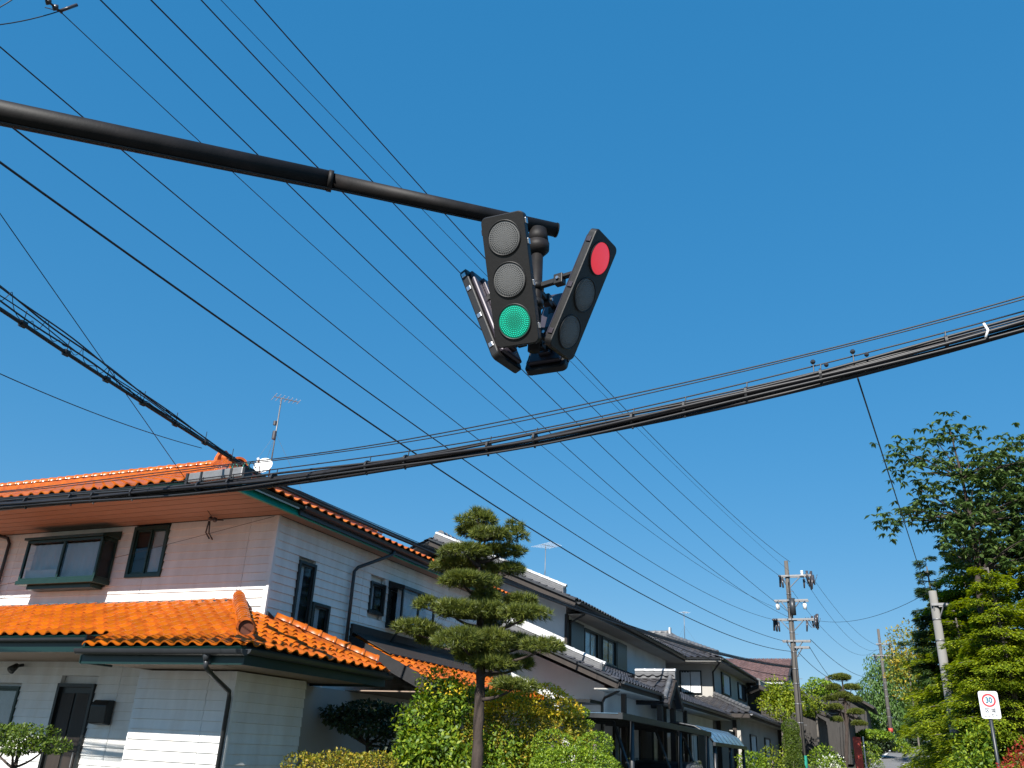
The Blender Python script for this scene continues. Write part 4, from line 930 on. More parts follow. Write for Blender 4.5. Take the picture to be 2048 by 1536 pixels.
MB().prism([(hx-run+.1, hy0+run-.15, e2+s2*run), (hx-run+.1, hy0+run+.15, e2+s2*run), (hx-run+.1, hy0+run+.12, e2+s2*run+.5), (hx-run+.1, hy0+run-.12, e2+s2*run+.5)], (.08, 0, 0)).build('ridge_end_ornament', M['whitecap'], G2)
MB().box(-16.5, hx, hy0, g2y-.02, 5.62, 5.66).build('eave_soffit', M['plaster2'], G2)
MB().box(g2x+.02, hx, g2y-.02, hy1, 5.62, 5.66).build('eave_soffit', M['plaster2'], G2)
MB().box(-16.5, hx+.01, hy0-.03, hy0+.01, 5.63, 5.76).build('eave_fascia', M['plaster2'], G2)
MB().box(hx-.02, hx+.02, hy0+.015, hy1, 5.63, 5.76).build('eave_fascia', M['wood'], G2)
gutter(G2, (-16.5, hy0-.07, 5.78), (hx, hy0-.07, 5.75), .06); gutter(G2, (hx+.08, hy0, 5.76), (hx+.08, hy1, 5.74), .06)
MB().tube([(hx, hy0-.05, 5.72), (hx-.1, hy0+.1, 5.55), (g2x+.03, g2y-.06, 5.3), (g2x+.03, g2y-.06, 4.0)], .04, 7).build('downspout', M['bronze'], G2, True)
window(G2, 'S', g2y-.02, -8.95, -7.95, 4.35, 5.35, M['bronze'], 2, curtain='curtain', depth=.015, proud=.06)
window(G2, 'S', g2y-.02, -12.2, -10.4, 4.35, 5.35, M['bronze'], 2, curtain='curtain', depth=.015, proud=.06)
window(G2, 'E', g2x+.02, 42.5, 44.8, 4.52, 5.5, M['bronze'], 2, curtain='curtain', depth=.015, proud=.06, cfrac=(.3, 1))
window(G2, 'E', g2x+.02, 47.2, 49.6, 4.6, 5.42, M['bronze'], 2, curtain='curtain', depth=.015, proud=.06, cfrac=(0, .5))
wallbox(G2, 'lower_wall', M['plaster2'], -14, -6.0, 38.2, 53, .6, 3.3)
lz2 = 3.45
grey_roof(G2, [(-14.4, 37.6, lz2), (-5.5, 37.6, lz2), (-7.43, 40.4, lz2+.79), (-14.4, 40.4, lz2+.79)], M['gtile'])
grey_roof(G2, [(-5.5, 37.6, lz2), (-5.5, 53.5, lz2), (-7.43, 53.5, lz2+.79), (-7.43, 40.4, lz2+.79)], M['gtile'])
barrel(G2, (-5.6, 37.75, lz2+.07), (-7.4, 40.35, lz2+.8), .09, M['gcap'], base=.12)
MB().box(-14, -5.55, 37.65, 38.18, 3.28, 3.31).build('eave_soffit', M['plaster2'], G2)
MB().box(-5.98, -5.55, 38.18, 53.3, 3.28, 3.31).build('eave_soffit', M['plaster2'], G2)
MB().box(-14, -5.52, 37.6, 37.64, 3.28, 3.42).build('eave_fascia', M['wood'], G2); MB().box(-5.55, -5.51, 37.645, 53.3, 3.28, 3.42).build('eave_fascia', M['wood'], G2)
gutter(G2, (-5.44, 37.6, 3.43), (-5.44, 53.3, 3.40), .06, M['steel'])
for a0, a1 in ((40.5, 42.2), (45.0, 46.8)): window(G2, 'E', -5.98, a0, a1, 1.2, 2.75, M['bronze'], 2, curtain='curtain', depth=.015, proud=.05)
window(G2, 'S', 38.18, -8.0, -7.2, 1.6, 2.9, M['bronze'], 1, curtain='curtain', depth=.015, proud=.05)
MB().box(-6.95, -6.8, 38.1, 38.2, .7, 3.2).build('pillar', M['wood'], G2); MB().box(-6.3, -6.15, 38.1, 38.2, .7, 3.2).build('pillar', M['wood'], G2)
antenna((-9.4, 44, 7.0), 1.5, 'small thin tv antenna above the hipped grey roof', V(.6, .8, 0).normalized(), 5, .5, boom=.4)

# --- brown-roofed gable behind
G3 = thing('brown_roofed_house', (-8, 64, 1.8), 'house with a plain reddish brown gable roof showing behind the hipped house', 'house')
wallbox(G3, 'wall', M['plaster2'], -12.5, -6.6, 60.5, 68, 1.5, 6.6)
grey_roof(G3, [(-13, 59.9, 6.55), (-6.25, 59.9, 6.55), (-6.25, 63.8, 8.35), (-13, 63.8, 8.35)], M['mtile'], tl=.3)
grey_roof(G3, [(-6.25, 67.7, 6.55), (-13, 67.7, 6.55), (-13, 63.8, 8.35), (-6.25, 63.8, 8.35)], M['mtile'], tl=.3)
MB().prism([(-6.62, 60.5, 6.6), (-6.62, 67.1, 6.6), (-6.62, 63.8, 8.15)], (.04, 0, 0)).build('gable_wall', M['plaster2'], G3)
for a, b in ((59.9, 63.8), (67.7, 63.8)): MB().beam((-6.22, a, 6.45), (-6.22, b, 8.25), .06, .16).build('bargeboard', M['wood'], G3)
MB().box(-13, -6.3, 59.95, 60.0, 6.38, 6.5).build('eave_fascia', M['whitecap'], G3)
MB().tube([(-7.0, 60.45, 6.4), (-7.0, 60.45, 2.0)], .05, 6).build('downspout', M['bronze'], G3)

# --- low far houses on the left of the street
def low_house(x0, x1, y0, y1, ze, rise_, label, wm, zg, roofm='gtile'):
    h = thing('low_tiled_house', ((x0+x1)/2, (y0+y1)/2, zg), label, 'house', None)
    wallbox(h, 'wall', wm, x0, x1, y0, y1, zg-.2, ze-.05)
    xm = (x0+x1)/2; o = .6
    grey_roof(h, [(x1+o, y0-o, ze), (x1+o, y1+o, ze), (xm, y1+o, ze+rise_), (xm, y0-o, ze+rise_)], M[roofm], tw=.32, tl=.32)
    grey_roof(h, [(x0-o, y1+o, ze), (x0-o, y0-o, ze), (xm, y0-o, ze+rise_), (xm, y1+o, ze+rise_)], M[roofm], tw=.32, tl=.32)
    barrel(h, (xm, y0-o, ze+rise_), (xm, y1+o, ze+rise_), .12, M['gcap'], base=.22)
    MB().prism([(x0, y0, ze-.06), (x1, y0, ze-.06), (xm, y0, ze+rise_-.2)], (0, .06, 0)).build('gable_wall', wm, h)
    for s_, a in ((1, x1+o), (-1, x0-o)): MB().beam((a, y0-o, ze-.08), (xm, y0-o, ze+rise_-.08), .05, .16).build('bargeboard', M['wood'], h)
    gutter(h, (x1+o+.06, y0-o, ze), (x1+o+.06, y1+o, ze-.03), .06)
    return h
h = low_house(-9.5, -4.0, 50.5, 58, 4.15, 1.35, 'low dark-tiled house with weathered board wall beside the roadside pole', M['shed'], 1.3)
for i, y in enumerate(np.arange(50.6, 57.9, .22)): MB().box(-4.0, -3.975, y, y+.205, 1.2, 3.9).build('wall_board', M['shed'], h)
for i, x in enumerate(np.arange(-9.4, -4.1, .22)): MB().box(x, x+.205, 50.475, 50.5, 1.2, 3.9).build('wall_board', M['shed'], h)
h2 = low_house(-9, -2.9, 61, 70, 4.6, 1.5, 'far low house with a dark lean-to roof under the cloud-pruned pine', M['shed'], 2.0)
h3 = low_house(-7.5, -2.2, 76, 86, 6.0, 1.9, 'farthest dark-roofed house left of the street bend', M['shed'], 2.9)
# ================================================================== plants
def at(px, py, Y):
    """point in the place on the vertical plane y = Y seen at a position measured on the photograph"""
    d = right*(px-1024)/F_PX - up*(py-768)/F_PX + fwd
    return EYE + d*((Y-EYE.y)/d.y)
def unit(a): return a/np.maximum(np.linalg.norm(a, axis=1, keepdims=True), 1e-9)
def leaf_obj(name, parent, mt, C, D, N, L, W, fold=.18, shape='leaf'):
    n = len(C); D = unit(D); S = unit(np.cross(D, N)); N2 = np.cross(S, D)
    L = np.broadcast_to(np.asarray(L, float).reshape(-1, 1), (n, 1)); W = np.broadcast_to(np.asarray(W, float).reshape(-1, 1), (n, 1))
    if shape == 'leaf':
        v = np.stack([C, C+D*L*.45+S*W/2+N2*W*fold, C+D*L-N2*L*.08, C+D*L*.45-S*W/2+N2*W*fold], 1).reshape(-1, 3); k = 4
    else:
        v = np.stack([C-S*W/2, C+S*W/2, C+D*L], 1).reshape(-1, 3); k = 3
    return link_mesh(name, np_mesh(name, v, np.arange(n*k).reshape(n, k)), mt, parent)
def rnd(n): return unit(rng.normal(size=(n, 3)))
def lump(P_, s, a):                                    # cheap smooth noise for uneven outlines
    return 1+a*(np.sin(P_[:, 0]*s+1.3)*np.sin(P_[:, 1]*s*1.1+.4)+np.sin(P_[:, 2]*s*1.3+P_[:, 0]*s*.6))
def blob_leaves(name, parent, mt, blobs, dens, L, W, uneven=.08, ns=6., shell=.35, outw=.7, upb=.4, droop=0., clump=1, cr=.1, zcut=None):
    Cs, Ds, Ns = [], [], []
    for (c, r) in blobs:
        c = np.array(c, float); r = np.array(r, float)
        area = 4*math.pi*((r[0]*r[1])**1.6+(r[0]*r[2])**1.6+(r[1]*r[2])**1.6)**(1/1.6)/3**(1/1.6)
        n = int(area*dens/clump)+1; d = rnd(n)
        rad = 1-shell*rng.random(n)**1.7
        rad = rad*lump(c+d*r, ns, uneven)
        p = c+d*r*rad[:, None]
        o = unit(d/r)
        if clump > 1:
            p = np.repeat(p, clump, 0)+rng.normal(size=(n*clump, 3))*cr; o = np.repeat(o, clump, 0)
        m = len(p); Cs.append(p)
        Ds.append(o*outw+rnd(m)*.8+np.array([0, 0, -droop])); Ns.append(o*.6+np.array([0, 0, upb])+rnd(m)*.6)
    C = np.concatenate(Cs); D = np.concatenate(Ds); N = np.concatenate(Ns)
    if zcut is not None:
        k = C[:, 2] > zcut; C, D, N = C[k], D[k], N[k]
    sz = rng.uniform(.7, 1.25, len(C))
    return leaf_obj(name, parent, mt, C, D, N, L*sz, W*sz)
def trunk(parent, pts, r, mt='bark', n=10, name='trunk'):
    P_ = [V(*p) for p in pts]; rs = list(r) if isinstance(r, (list, tuple)) else [r]*len(P_)
    Q, S2_ = [], []                                   # uneven, slightly crooked stem
    for i in range(len(P_)-1):
        k = max(2, int((P_[i+1]-P_[i]).length/.12))
        for j in range(k):
            t = j/k; rr = rs[i]+(rs[i+1]-rs[i])*t
            Q.append(P_[i].lerp(P_[i+1], t)+V(random.uniform(-1, 1), random.uniform(-1, 1), 0)*rr*.10); S2_.append(rr*random.uniform(.88, 1.12))
    Q.append(P_[-1]); S2_.append(rs[-1]); P_, r = Q, S2_
    return MB().tube(P_, r, n).build(name, M[mt], parent, True)
def limbs(parent, starts, ends, r0_=.035, r1_=.01, mt='bark', lift=-.1, n=6):
    b = MB()
    for a, e in zip(starts, ends):
        a, e = V(*a), V(*e); mid = (a+e)/2+V(random.uniform(-.06, .06), random.uniform(-.06, .06), lift*(e-a).length)
        pts = bezier(a, mid, e, 6); b.tube(pts, [r0_+(r1_-r0_)*i/6 for i in range(7)], n)
    return b.build('branches', M[mt], parent, True)
def needles_obj(parent, pads, dens, L=.10, W=.012, per=11):
    Cs, Ds = [], []
    for (c, r) in pads:
        c = np.array(c, float); r = np.array(r, float); area = math.pi*r[0]*r[1]
        n = int(area*dens); a = rng.uniform(0, 2*math.pi, n); q = np.sqrt(rng.random(n))
        x = np.cos(a)*q; y = np.sin(a)*q
        h = np.sqrt(np.maximum(0, 1-q**2)); lev = rng.random(n)
        z = np.where(lev > .42, h*(.75+.35*rng.random(n)), (-.55+1.1*rng.random(n))*h-.1)
        P_ = c+np.stack([x*r[0], y*r[1], z*r[2]], 1)
        P_[:, :2] = c[:2]+(P_[:, :2]-c[:2])*lump(P_, 7., .2)[:, None]
        out = np.stack([x*.9, y*.9, np.where(lev > .42, .9, .35)+0*x], 1)
        out = unit(out+rng.normal(size=(n, 3))*.3)
        Cs.append(np.repeat(P_, per, 0)); Ds.append(unit(np.repeat(out, per, 0)*.9+rnd(n*per)*.85))
    C = np.concatenate(Cs); D = np.concatenate(Ds)
    return leaf_obj('needles', parent, M['pine'], C, D, rnd(len(C)), rng.uniform(.7, 1.3, len(C))*L, W, shape='tri')

# --- the big garden pine
T = thing('garden_pine', (-6.1, 13, 0), 'tall cloud-pruned pine standing before the orange-roofed house', 'pine tree')
tp = [at(953, 1700, 13), at(955, 1536, 13), at(957, 1440, 13), at(962, 1350, 13.05), at(958, 1270, 13), at(966, 1190, 13), at(955, 1120, 13), at(963, 1060, 13)]
trunk(T, [V(-6.05, 13, -.1)]+tp[1:], [.095, .088, .082, .075, .062, .05, .036, .02])
zs = .349*.00916
padpx = [(548, 78, 40, 24, 0), (600, 88, 45, 26, .1), (570, 122, 100, 38, 0), (525, 190, 95, 38, .25), (610, 205, 95, 38, -.25), (760, 215, 72, 55, .1), (752, 150, 30, 34, .15), (800, 165, 26, 30, .1), (500, 300, 120, 40, -.3), (680, 305, 125, 42, .2), (420, 385, 125, 36, .15), (740, 405, 88, 42, .3), (560, 390, 110, 40, .5),
         (480, 470, 130, 42, -.45), (600, 480, 70, 50, .0), (800, 585, 85, 38, .5), (600, 560, 80, 40, -.1), (265, 605, 75, 42, -.2), (420, 640, 120, 58, -.5), (580, 650, 130, 66, -.2), (830, 660, 110, 42, -.35), (700, 690, 90, 55, .4),
         (205, 745, 105, 52, -.1), (290, 800, 110, 55, .3), (480, 815, 130, 72, -.6), (640, 830, 125, 80, -.25), (560, 900, 150, 60, .3), (800, 830, 80, 50, .2), (925, 845, 95, 42, -.3), (800, 945, 90, 45, .45), (660, 945, 120, 45, -.15), (760, 1070, 100, 36, -.2)]
pads = []
for zx, zy, hw, hh, dy in padpx:
    c_ = at(760+zx*.349, 1000+zy*.349, 13+dy); pads.append((tuple(c_), (hw*zs*1.06, hw*zs*random.uniform(.75, 1.05), hh*zs*.78)))
needles_obj(T, pads, 820, .105, .013, 12)
def near_trunk(z):
    zz = [p.z for p in tp]; i = int(np.clip(np.searchsorted(zz, z)-1, 0, len(tp)-2)); t = (z-zz[i])/(zz[i+1]-zz[i]); return tp[i].lerp(tp[i+1], max(0, min(1, t)))
limbs(T, [near_trunk(c_[2]-.18) for c_, r in pads], [V(*c_)-V(0, 0, r[2]*.5) for c_, r in pads], .04, .012, lift=-.12)
# --- shrubs along the garden front
S_ = thing('tall_leafy_shrub', (-7.3, 14, 0), 'tall bright green leafy shrub left of the pine trunk', 'shrub')
bl = [(tuple(at(px, py, Y)), (rx_, rx_*.9, rz_)) for px, py, Y, rx_, rz_ in ((890, 1405, 14, .51, .42), (850, 1440, 13.8, .42, .42), (920, 1430, 14.1, .47, .47), (870, 1490, 13.8, .56, .47), (830, 1520, 13.6, .42, .37), (900, 1530, 14, .65, .56))]+[((-7.3, 14, .7), (.85, .75, .8))]
blob_leaves('crown', S_, M['shrub'], bl, 420, .10, .045, .2, 5, .5, .6, .5, .1, clump=5, cr=.06)
o_ = blob_leaves('sunlit_tips', S_, M['azaleatop'], bl[:3], 260, .06, .035, .2, 5, .06, .7, .6, zcut=at(890, 1392, 14).z); o_['kind'] = 'stuff'  # azalea-tip yellow reused to paint sunlight onto the crown top
trunk(S_, [(-7.3, 14, 0), (-7.3, 14, 1.6)], [.06, .03], 'bark2')
for i, (px, py, Y) in enumerate(((890, 1362, 15), (930, 1368, 15.2), (915, 1395, 15.1))):
    pass
S_ = thing('azalea_mound', (-5.55, 14.1, 0), 'rounded azalea mound with orange-yellow tips right of the pine trunk', 'shrub')
mb = [(tuple(at(1062, 1463, 14.1)), (.90, .75, .67)), (tuple(at(1010, 1468, 14.1)), (.66, .7, .62)), (tuple(at(1112, 1490, 14.0)), (.64, .7, .52)), ((-5.55, 14.1, .8), (1.2, 1.0, .8))]
blob_leaves('crown', S_, M['azalea'], mb, 620, .055, .027, .08, 7, .3, .7, .4, clump=4, cr=.04)
o_ = blob_leaves('flowering_tips', S_, M['azaleatop'], [(c_, tuple(q*1.03 for q in r_)) for c_, r_ in mb[:3]], 900, .05, .032, .08, 7, .06, .8, .6, zcut=at(1060, 1432, 14.1).z); o_['kind'] = 'stuff'
trunk(S_, [(-5.55, 14.1, 0), (-5.55, 14.1, 1.5)], [.07, .03], 'bark2')
S_ = thing('leafy_bush', (-6.1, 13.5, 0), 'green leafy bush at the foot of the pine trunk', 'shrub')
bl = [(tuple(at(px, py, 13.5)), (r_1*.94, r_1*.94, r_2*.94)) for px, py, r_1, r_2 in ((1000, 1500, .45, .4), (1035, 1520, .4, .35), (985, 1540, .5, .4), (930, 1545, .45, .4))]
blob_leaves('crown', S_, M['shrub'], bl, 380, .075, .032, .14, 6, .5, .6, .5)
for i, (px, py, Y, r_1, r_2, lb) in enumerate(((1105, 1490, 13.3, .32, .21, 'clipped round bush, left of three before the white house wing'), (1190, 1488, 13.5, .29, .18, 'small clipped round bush nearest the carport edge'), (1150, 1530, 13.0, .65, .23, 'wide flat-clipped green bush below the two round ones'))):
    b = thing('clipped_bush', tuple(at(px, py, Y)*1.0)[:2]+(0,), lb, 'bush')
    c_ = at(px, py, Y); blob_leaves('crown', b, M['box'], [(tuple(c_), (r_1, r_1, r_2)), (tuple(c_-V(0, 0, r_2*.9)), (r_1*.9, r_1*.9, r_2))], 1500, .035, .02, .05, 9, .2, .7, .4)
    trunk(b, [(c_.x, c_.y, 0), (c_.x, c_.y, c_.z)], [.04, .03], 'bark2')
b = thing('small_cloud_tree', (-5.7, 17, 0), 'small cloud-pruned tree with two round pads by the wing window', 'tree')
c1, c2 = at(1165, 1425, 17), at(1175, 1449, 17)
blob_leaves('crown', b, M['box'], [(tuple(c1), (.15, .15, .09)), (tuple(c2), (.13, .13, .075))], 2600, .035, .02, .06, 9, .25)
trunk(b, [(c1.x, c1.y, 0), (c2.x-.05, c2.y, c2.z-.1), tuple(c1)], [.035, .025, .02])
b = thing('pink_tipped_hedge', (-7.6, 11.5, 0), 'low hedge with pinkish tips along the bottom edge below the annex', 'hedge')
hb = [(tuple(at(px, 1536, 11.5)), (.36, .3, .22)) for px in (610, 650, 690, 730, 755)]
blob_leaves('crown', b, M['azalea'], hb, 900, .045, .022, .1, 9, .3)
trunk(b, [(-7.6, 11.5, 0), (-7.6, 11.5, 1.2)], [.04, .03], 'bark2')
b = thing('dark_maple', (-9.1, 15.0, 0), 'dark spreading maple in the shade beside the annex', 'tree')
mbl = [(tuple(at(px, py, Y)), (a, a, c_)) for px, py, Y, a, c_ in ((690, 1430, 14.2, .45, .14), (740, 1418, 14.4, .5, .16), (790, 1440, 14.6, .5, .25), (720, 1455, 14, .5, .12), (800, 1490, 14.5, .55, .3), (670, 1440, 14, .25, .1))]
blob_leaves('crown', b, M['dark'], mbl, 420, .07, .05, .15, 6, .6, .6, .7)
tb = at(735, 1536, 14.3); trunk(b, [(tb.x, tb.y, 0), tuple(tb), tuple(at(735, 1470, 14.3))], [.06, .05, .03]); limbs(b, [at(735, 1490, 14.3)]*6, [V(*c_) for c_, r in mbl], .03, .01)
b = thing('low_pine_bush', (-10.3, 8.5, 0), 'low bushy green pine at the bottom left corner before the door', 'bush')
pb = [(tuple(at(px, py, Y)), (a, a, c_)) for px, py, Y, a, c_ in ((15, 1462, 8.5, .3, .09), (60, 1468, 8.4, .3, .1), (95, 1492, 8.5, .26, .08), (30, 1496, 8.3, .3, .08), (-30, 1480, 8.5, .3, .1))]
blob_leaves('crown', b, M['column'], pb, 1300, .05, .022, .15, 9, .6, .5, .8)
tb = at(30, 1600, 8.5); trunk(b, [(tb.x, tb.y, 0), tuple(at(30, 1536, 8.5)), tuple(at(40, 1490, 8.5))], [.035, .028, .015]); limbs(b, [at(25, 1536, 8.5)]*5, [V(*c_) for c_, r in pb], .018, .008)

# --- right side: broad-leaved tree
H_ = thing('broadleaf_tree', (2.4, 26.2, 0), 'broad-leaved tree with drooping leaves, tallest at the right edge', 'tree')
Yh = 26.2
ht_ = [V(2.45, Yh, -.1), at(1985, 1500, Yh), at(1968, 1300, Yh), at(1955, 1150, Yh), at(1945, 1050, Yh), at(1925, 960, Yh), at(1905, 880, Yh)]
trunk(H_, ht_, [.10, .09, .08, .068, .055, .04, .02], 'bark')
tips = [(1893, 845, 0), (1915, 870, .4), (1870, 880, -.3), (1850, 905, .3), (1810, 905, -.2), (1800, 925, .1), (1835, 945, -.4), (1880, 930, 0), (1925, 930, .5), (1955, 900, 0), (1985, 900, -.3), (1960, 940, -.5), (1900, 975, -.3), (1860, 990, .2), (1840, 980, -.4), (1985, 960, .3), (2020, 910, .2), (2040, 885, 0), (2035, 950, -.4), (1870, 1020, .2), (1815, 1020, -.2), (1790, 1030, .0), (1778, 1046, 0), (1835, 1030, .3), (1905, 1030, .3), (1910, 1075, -.3), (1890, 1060, .2), (1960, 1010, -.5), (2010, 1000, .4), (2045, 1010, -.2), (1940, 1060, .5), (1985, 1060, -.4), (2030, 1070, .2), (1920, 1110, .1), (1905, 1050, -.2), (1975, 1120, .3), (1930, 1000, .6), (2005, 940, .6), (2045, 930, .5), (1900, 905, .5), (1945, 970, -.1), (2080, 920, 0), (2100, 980, 0), (2090, 1060, .3), (1990, 1010, 0), (1965, 1090, -.2), (2020, 1120, -.3), (2010, 1040, .5), (2050, 1050, .3), (2040, 1100, .6), (2000, 1090, .8), (2060, 1140, .5), (1990, 1150, .6), (2030, 1170, .8), (2080, 1110, .2), (1950, 1130, .7), (2055, 985, .6)]
tips += [(random.uniform(1850, 2090), random.uniform(930, 1130), random.uniform(-.8, 1.2)) for _ in range(26)]
tips += [(random.uniform(1965, 2110), random.uniform(900, 1170), random.uniform(.3, 1.6)) for _ in range(30)]
TP = [at(a, b_, Yh+c_*1.4) for a, b_, c_ in tips]
def ntrunk(p):
    i = min(range(len(ht_)), key=lambda j: (ht_[j]-p).length + (1.2 if ht_[j].z > p.z else 0)); return ht_[max(0, i)]
limbs(H_, [ntrunk(p) for p in TP], TP, .03, .006, 'bark', lift=.10)
Cs, Ds, Ns = [], [], []
for p in TP:
    for k in range(17):
        q = np.array(p)+rng.normal(size=3)*np.array([.27, .32, .22])
        n = 8; a = rng.uniform(0, 2*math.pi, n)
        d = np.stack([np.cos(a), np.sin(a), rng.uniform(-.95, -.15, n)], 1)
        Cs.append(np.repeat(q[None], n, 0)); Ds.append(d); Ns.append(np.array([0, 0, 1.])+d*.3+rnd(n)*.35)
C = np.concatenate(Cs); sz = rng.uniform(.7, 1.2, len(C))
leaf_obj('crown', H_, M['broad'], C, np.concatenate(Ds), np.concatenate(Ns), .20*sz, .082*sz, .12)
# --- layered yellow-green trees
def spray_tree(name, loc, top, rad, label, mt, z0=None, dens=1.0, tiers=15, seed=0, cat='tree', leafL=.12, leafW=.05, lean=0, trunk_r=.13, shape=lambda t: 1-.75*t**1.5):
    Tt = thing(name, loc, label, cat); x, y, zb = loc; z0 = zb+.8 if z0 is None else z0
    trunk(Tt, [(x, y, zb-.2), (x+.08, y, (zb+top)/2), (x+lean, y, top)], [trunk_r, trunk_r*.6, .02], 'bark2')
    Cs, Ds, Ns = [], [], []; br = MB()
    for i in range(tiers):
        t = (i+rng.random()*.7)/tiers; z = z0+(top-z0)*t; dz_ = (top-z0)/tiers; R0 = rad*shape(t)*rng.uniform(.75, 1.1)
        nb = 7 if t < .8 else 5
        for k in range(nb):
            a = 2*math.pi*(k/nb)+i*2.4+rng.uniform(-.3, .3); ln = R0*rng.uniform(.5, 1.25)
            d = np.array([math.cos(a), math.sin(a)]); base = np.array([x+lean*t, y, z+rng.uniform(-1.3, 1.3)*dz_])
            e = base+np.array([d[0]*ln, d[1]*ln, ln*.10-.22*ln*rng.random()])
            br.tube(bezier(tuple(base), tuple((base+e)/2+np.array([0, 0, ln*.14])), tuple(e), 5), [.022, .018, .014, .011, .008, .004], 5)
            n = int(210*ln*dens)+8; u = .12+.9*rng.random(n)**.75
            wv = (rng.random(n)-.5)*2; width = ln*.42*np.sin(np.clip(u, 0, 1)*math.pi*.85+.25)
            side = np.array([-d[1], d[0]])
            px_ = base[0]+d[0]*ln*u+side[0]*width*wv; py_ = base[1]+d[1]*ln*u+side[1]*width*wv
            pz_ = base[2]+ln*.22*u*(1-u)*1.6+(e[2]-base[2])*u - np.abs(wv)*ln*.10 + rng.normal(size=n)*.035
            Cs.append(np.stack([px_, py_, pz_], 1))
            Ds.append(np.stack([d[0]*.9+side[0]*wv*.9, d[1]*.9+side[1]*wv*.9, -.22+0*wv], 1)+rnd(n)*.35); Ns.append(np.array([0, 0, 1.])+rnd(n)*.4)
    br.build('branches', M['bark2'], Tt, True)
    C = np.concatenate(Cs); sz = rng.uniform(.65, 1.2, len(C))
    leaf_obj('crown', Tt, M[mt], C, np.concatenate(Ds), np.concatenate(Ns), leafL*sz, leafW*sz, .1)
    return Tt
for lb, x, y, top, rad, z0_, tr_, lL, lW, de in (
        ('layered yellow-green tree partly covering the leaning pale pole', 2.6, 24.9, 6.5, 1.8, 1.0, 24, .11, .045, 1.7),
        ('layered yellow-green tree rising behind the speed sign at the right edge', 4.3, 26.8, 7.6, 2.5, .8, 26, .12, .05, 1.5),
        ('small layered tree half hiding the middle of the leaning pale pole', 1.75, 26.0, 5.4, 1.05, .8, 17, .11, .045, 1.0),
        ('layered tree between the leaning pale pole and the far utility pole', 1.95, 34, 7.3, 1.7, 1.2, 22, .14, .055, 1.3),
        ('layered tree directly behind the leaning pale pole', 2.6, 29.8, 8.7, 2.4, 1.0, 28, .13, .05, 1.5),
        ('layered tree whose left edge meets the sky below the span wire', 2.9, 36, 8.3, 2.6, 1.5, 22, .15, .06, 1.3),
        ('lower layered tree farther up the street on its right', 3.5, 44, 7.9, 2.9, 1.6, 18, .18, .07, 1.0),
        ('far layered tree above the right kerb where the street rises', 4.2, 54, 8.2, 3.4, 2.0, 17, .22, .09, .9)):
    spray_tree('layered_tree', (x, y, gz(y)), top, rad, lb, 'conifer', z0=z0_, tiers=tr_, leafL=lL, leafW=lW, dens=de, trunk_r=.11)
spray_tree('layered_tree', (4.8, 70, gz(70)), 9.0, 3.6, 'last green tree closing the street on the right', 'box', z0=3.0, tiers=16, leafL=.25, leafW=.11)
spray_tree('blue_green_fir', (1.45, 30.5, gz(30)), 7.7, 1.0, 'narrow blue-green conifer tip beside the top of the leaning pole', 'broad', z0=4.2, tiers=13, leafL=.13, leafW=.04, dens=1.5)
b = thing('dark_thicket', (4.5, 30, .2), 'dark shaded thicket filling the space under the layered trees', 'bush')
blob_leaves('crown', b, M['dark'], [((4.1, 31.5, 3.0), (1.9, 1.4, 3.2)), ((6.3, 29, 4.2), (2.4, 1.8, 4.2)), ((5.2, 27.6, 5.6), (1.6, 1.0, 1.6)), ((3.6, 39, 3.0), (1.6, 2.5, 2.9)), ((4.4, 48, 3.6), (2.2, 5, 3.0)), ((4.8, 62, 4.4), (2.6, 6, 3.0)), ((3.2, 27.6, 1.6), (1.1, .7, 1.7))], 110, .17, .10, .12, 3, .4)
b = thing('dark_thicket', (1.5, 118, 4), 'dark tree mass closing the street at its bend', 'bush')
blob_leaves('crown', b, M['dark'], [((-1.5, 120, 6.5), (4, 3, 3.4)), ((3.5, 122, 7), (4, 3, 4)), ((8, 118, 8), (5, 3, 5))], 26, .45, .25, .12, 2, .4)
b = thing('red_azalea', (2.0, 18, 0), 'red-leaved azalea at the bottom right corner under the speed sign', 'shrub')
blob_leaves('crown', b, M['redleaf'], [(tuple(at(2050, 1550, 17.5)), (.38, .35, .42)), (tuple(at(2090, 1530, 17.5)), (.4, .35, .5))], 520, .06, .03, .12, 7, .4)
trunk(b, [(2.0, 17.6, 0), (2.0, 17.6, 1.3)], [.04, .02], 'bark2')
b = thing('roadside_shrub', (1.9, 23, 0), 'green leafy shrub beside the foot of the leaning pole', 'shrub')
blob_leaves('crown', b, M['shrub'], [(tuple(at(1945, 1500, 23)), (.45, .45, .5)), (tuple(at(2000, 1480, 24.5)), (.5, .5, .45)), (tuple(at(1960, 1545, 23)), (.6, .5, .5))], 190, .10, .045, .15, 5, .5, .6, .5)
trunk(b, [(1.9, 23, 0), (1.9, 23, 1.4)], [.05, .03], 'bark2')
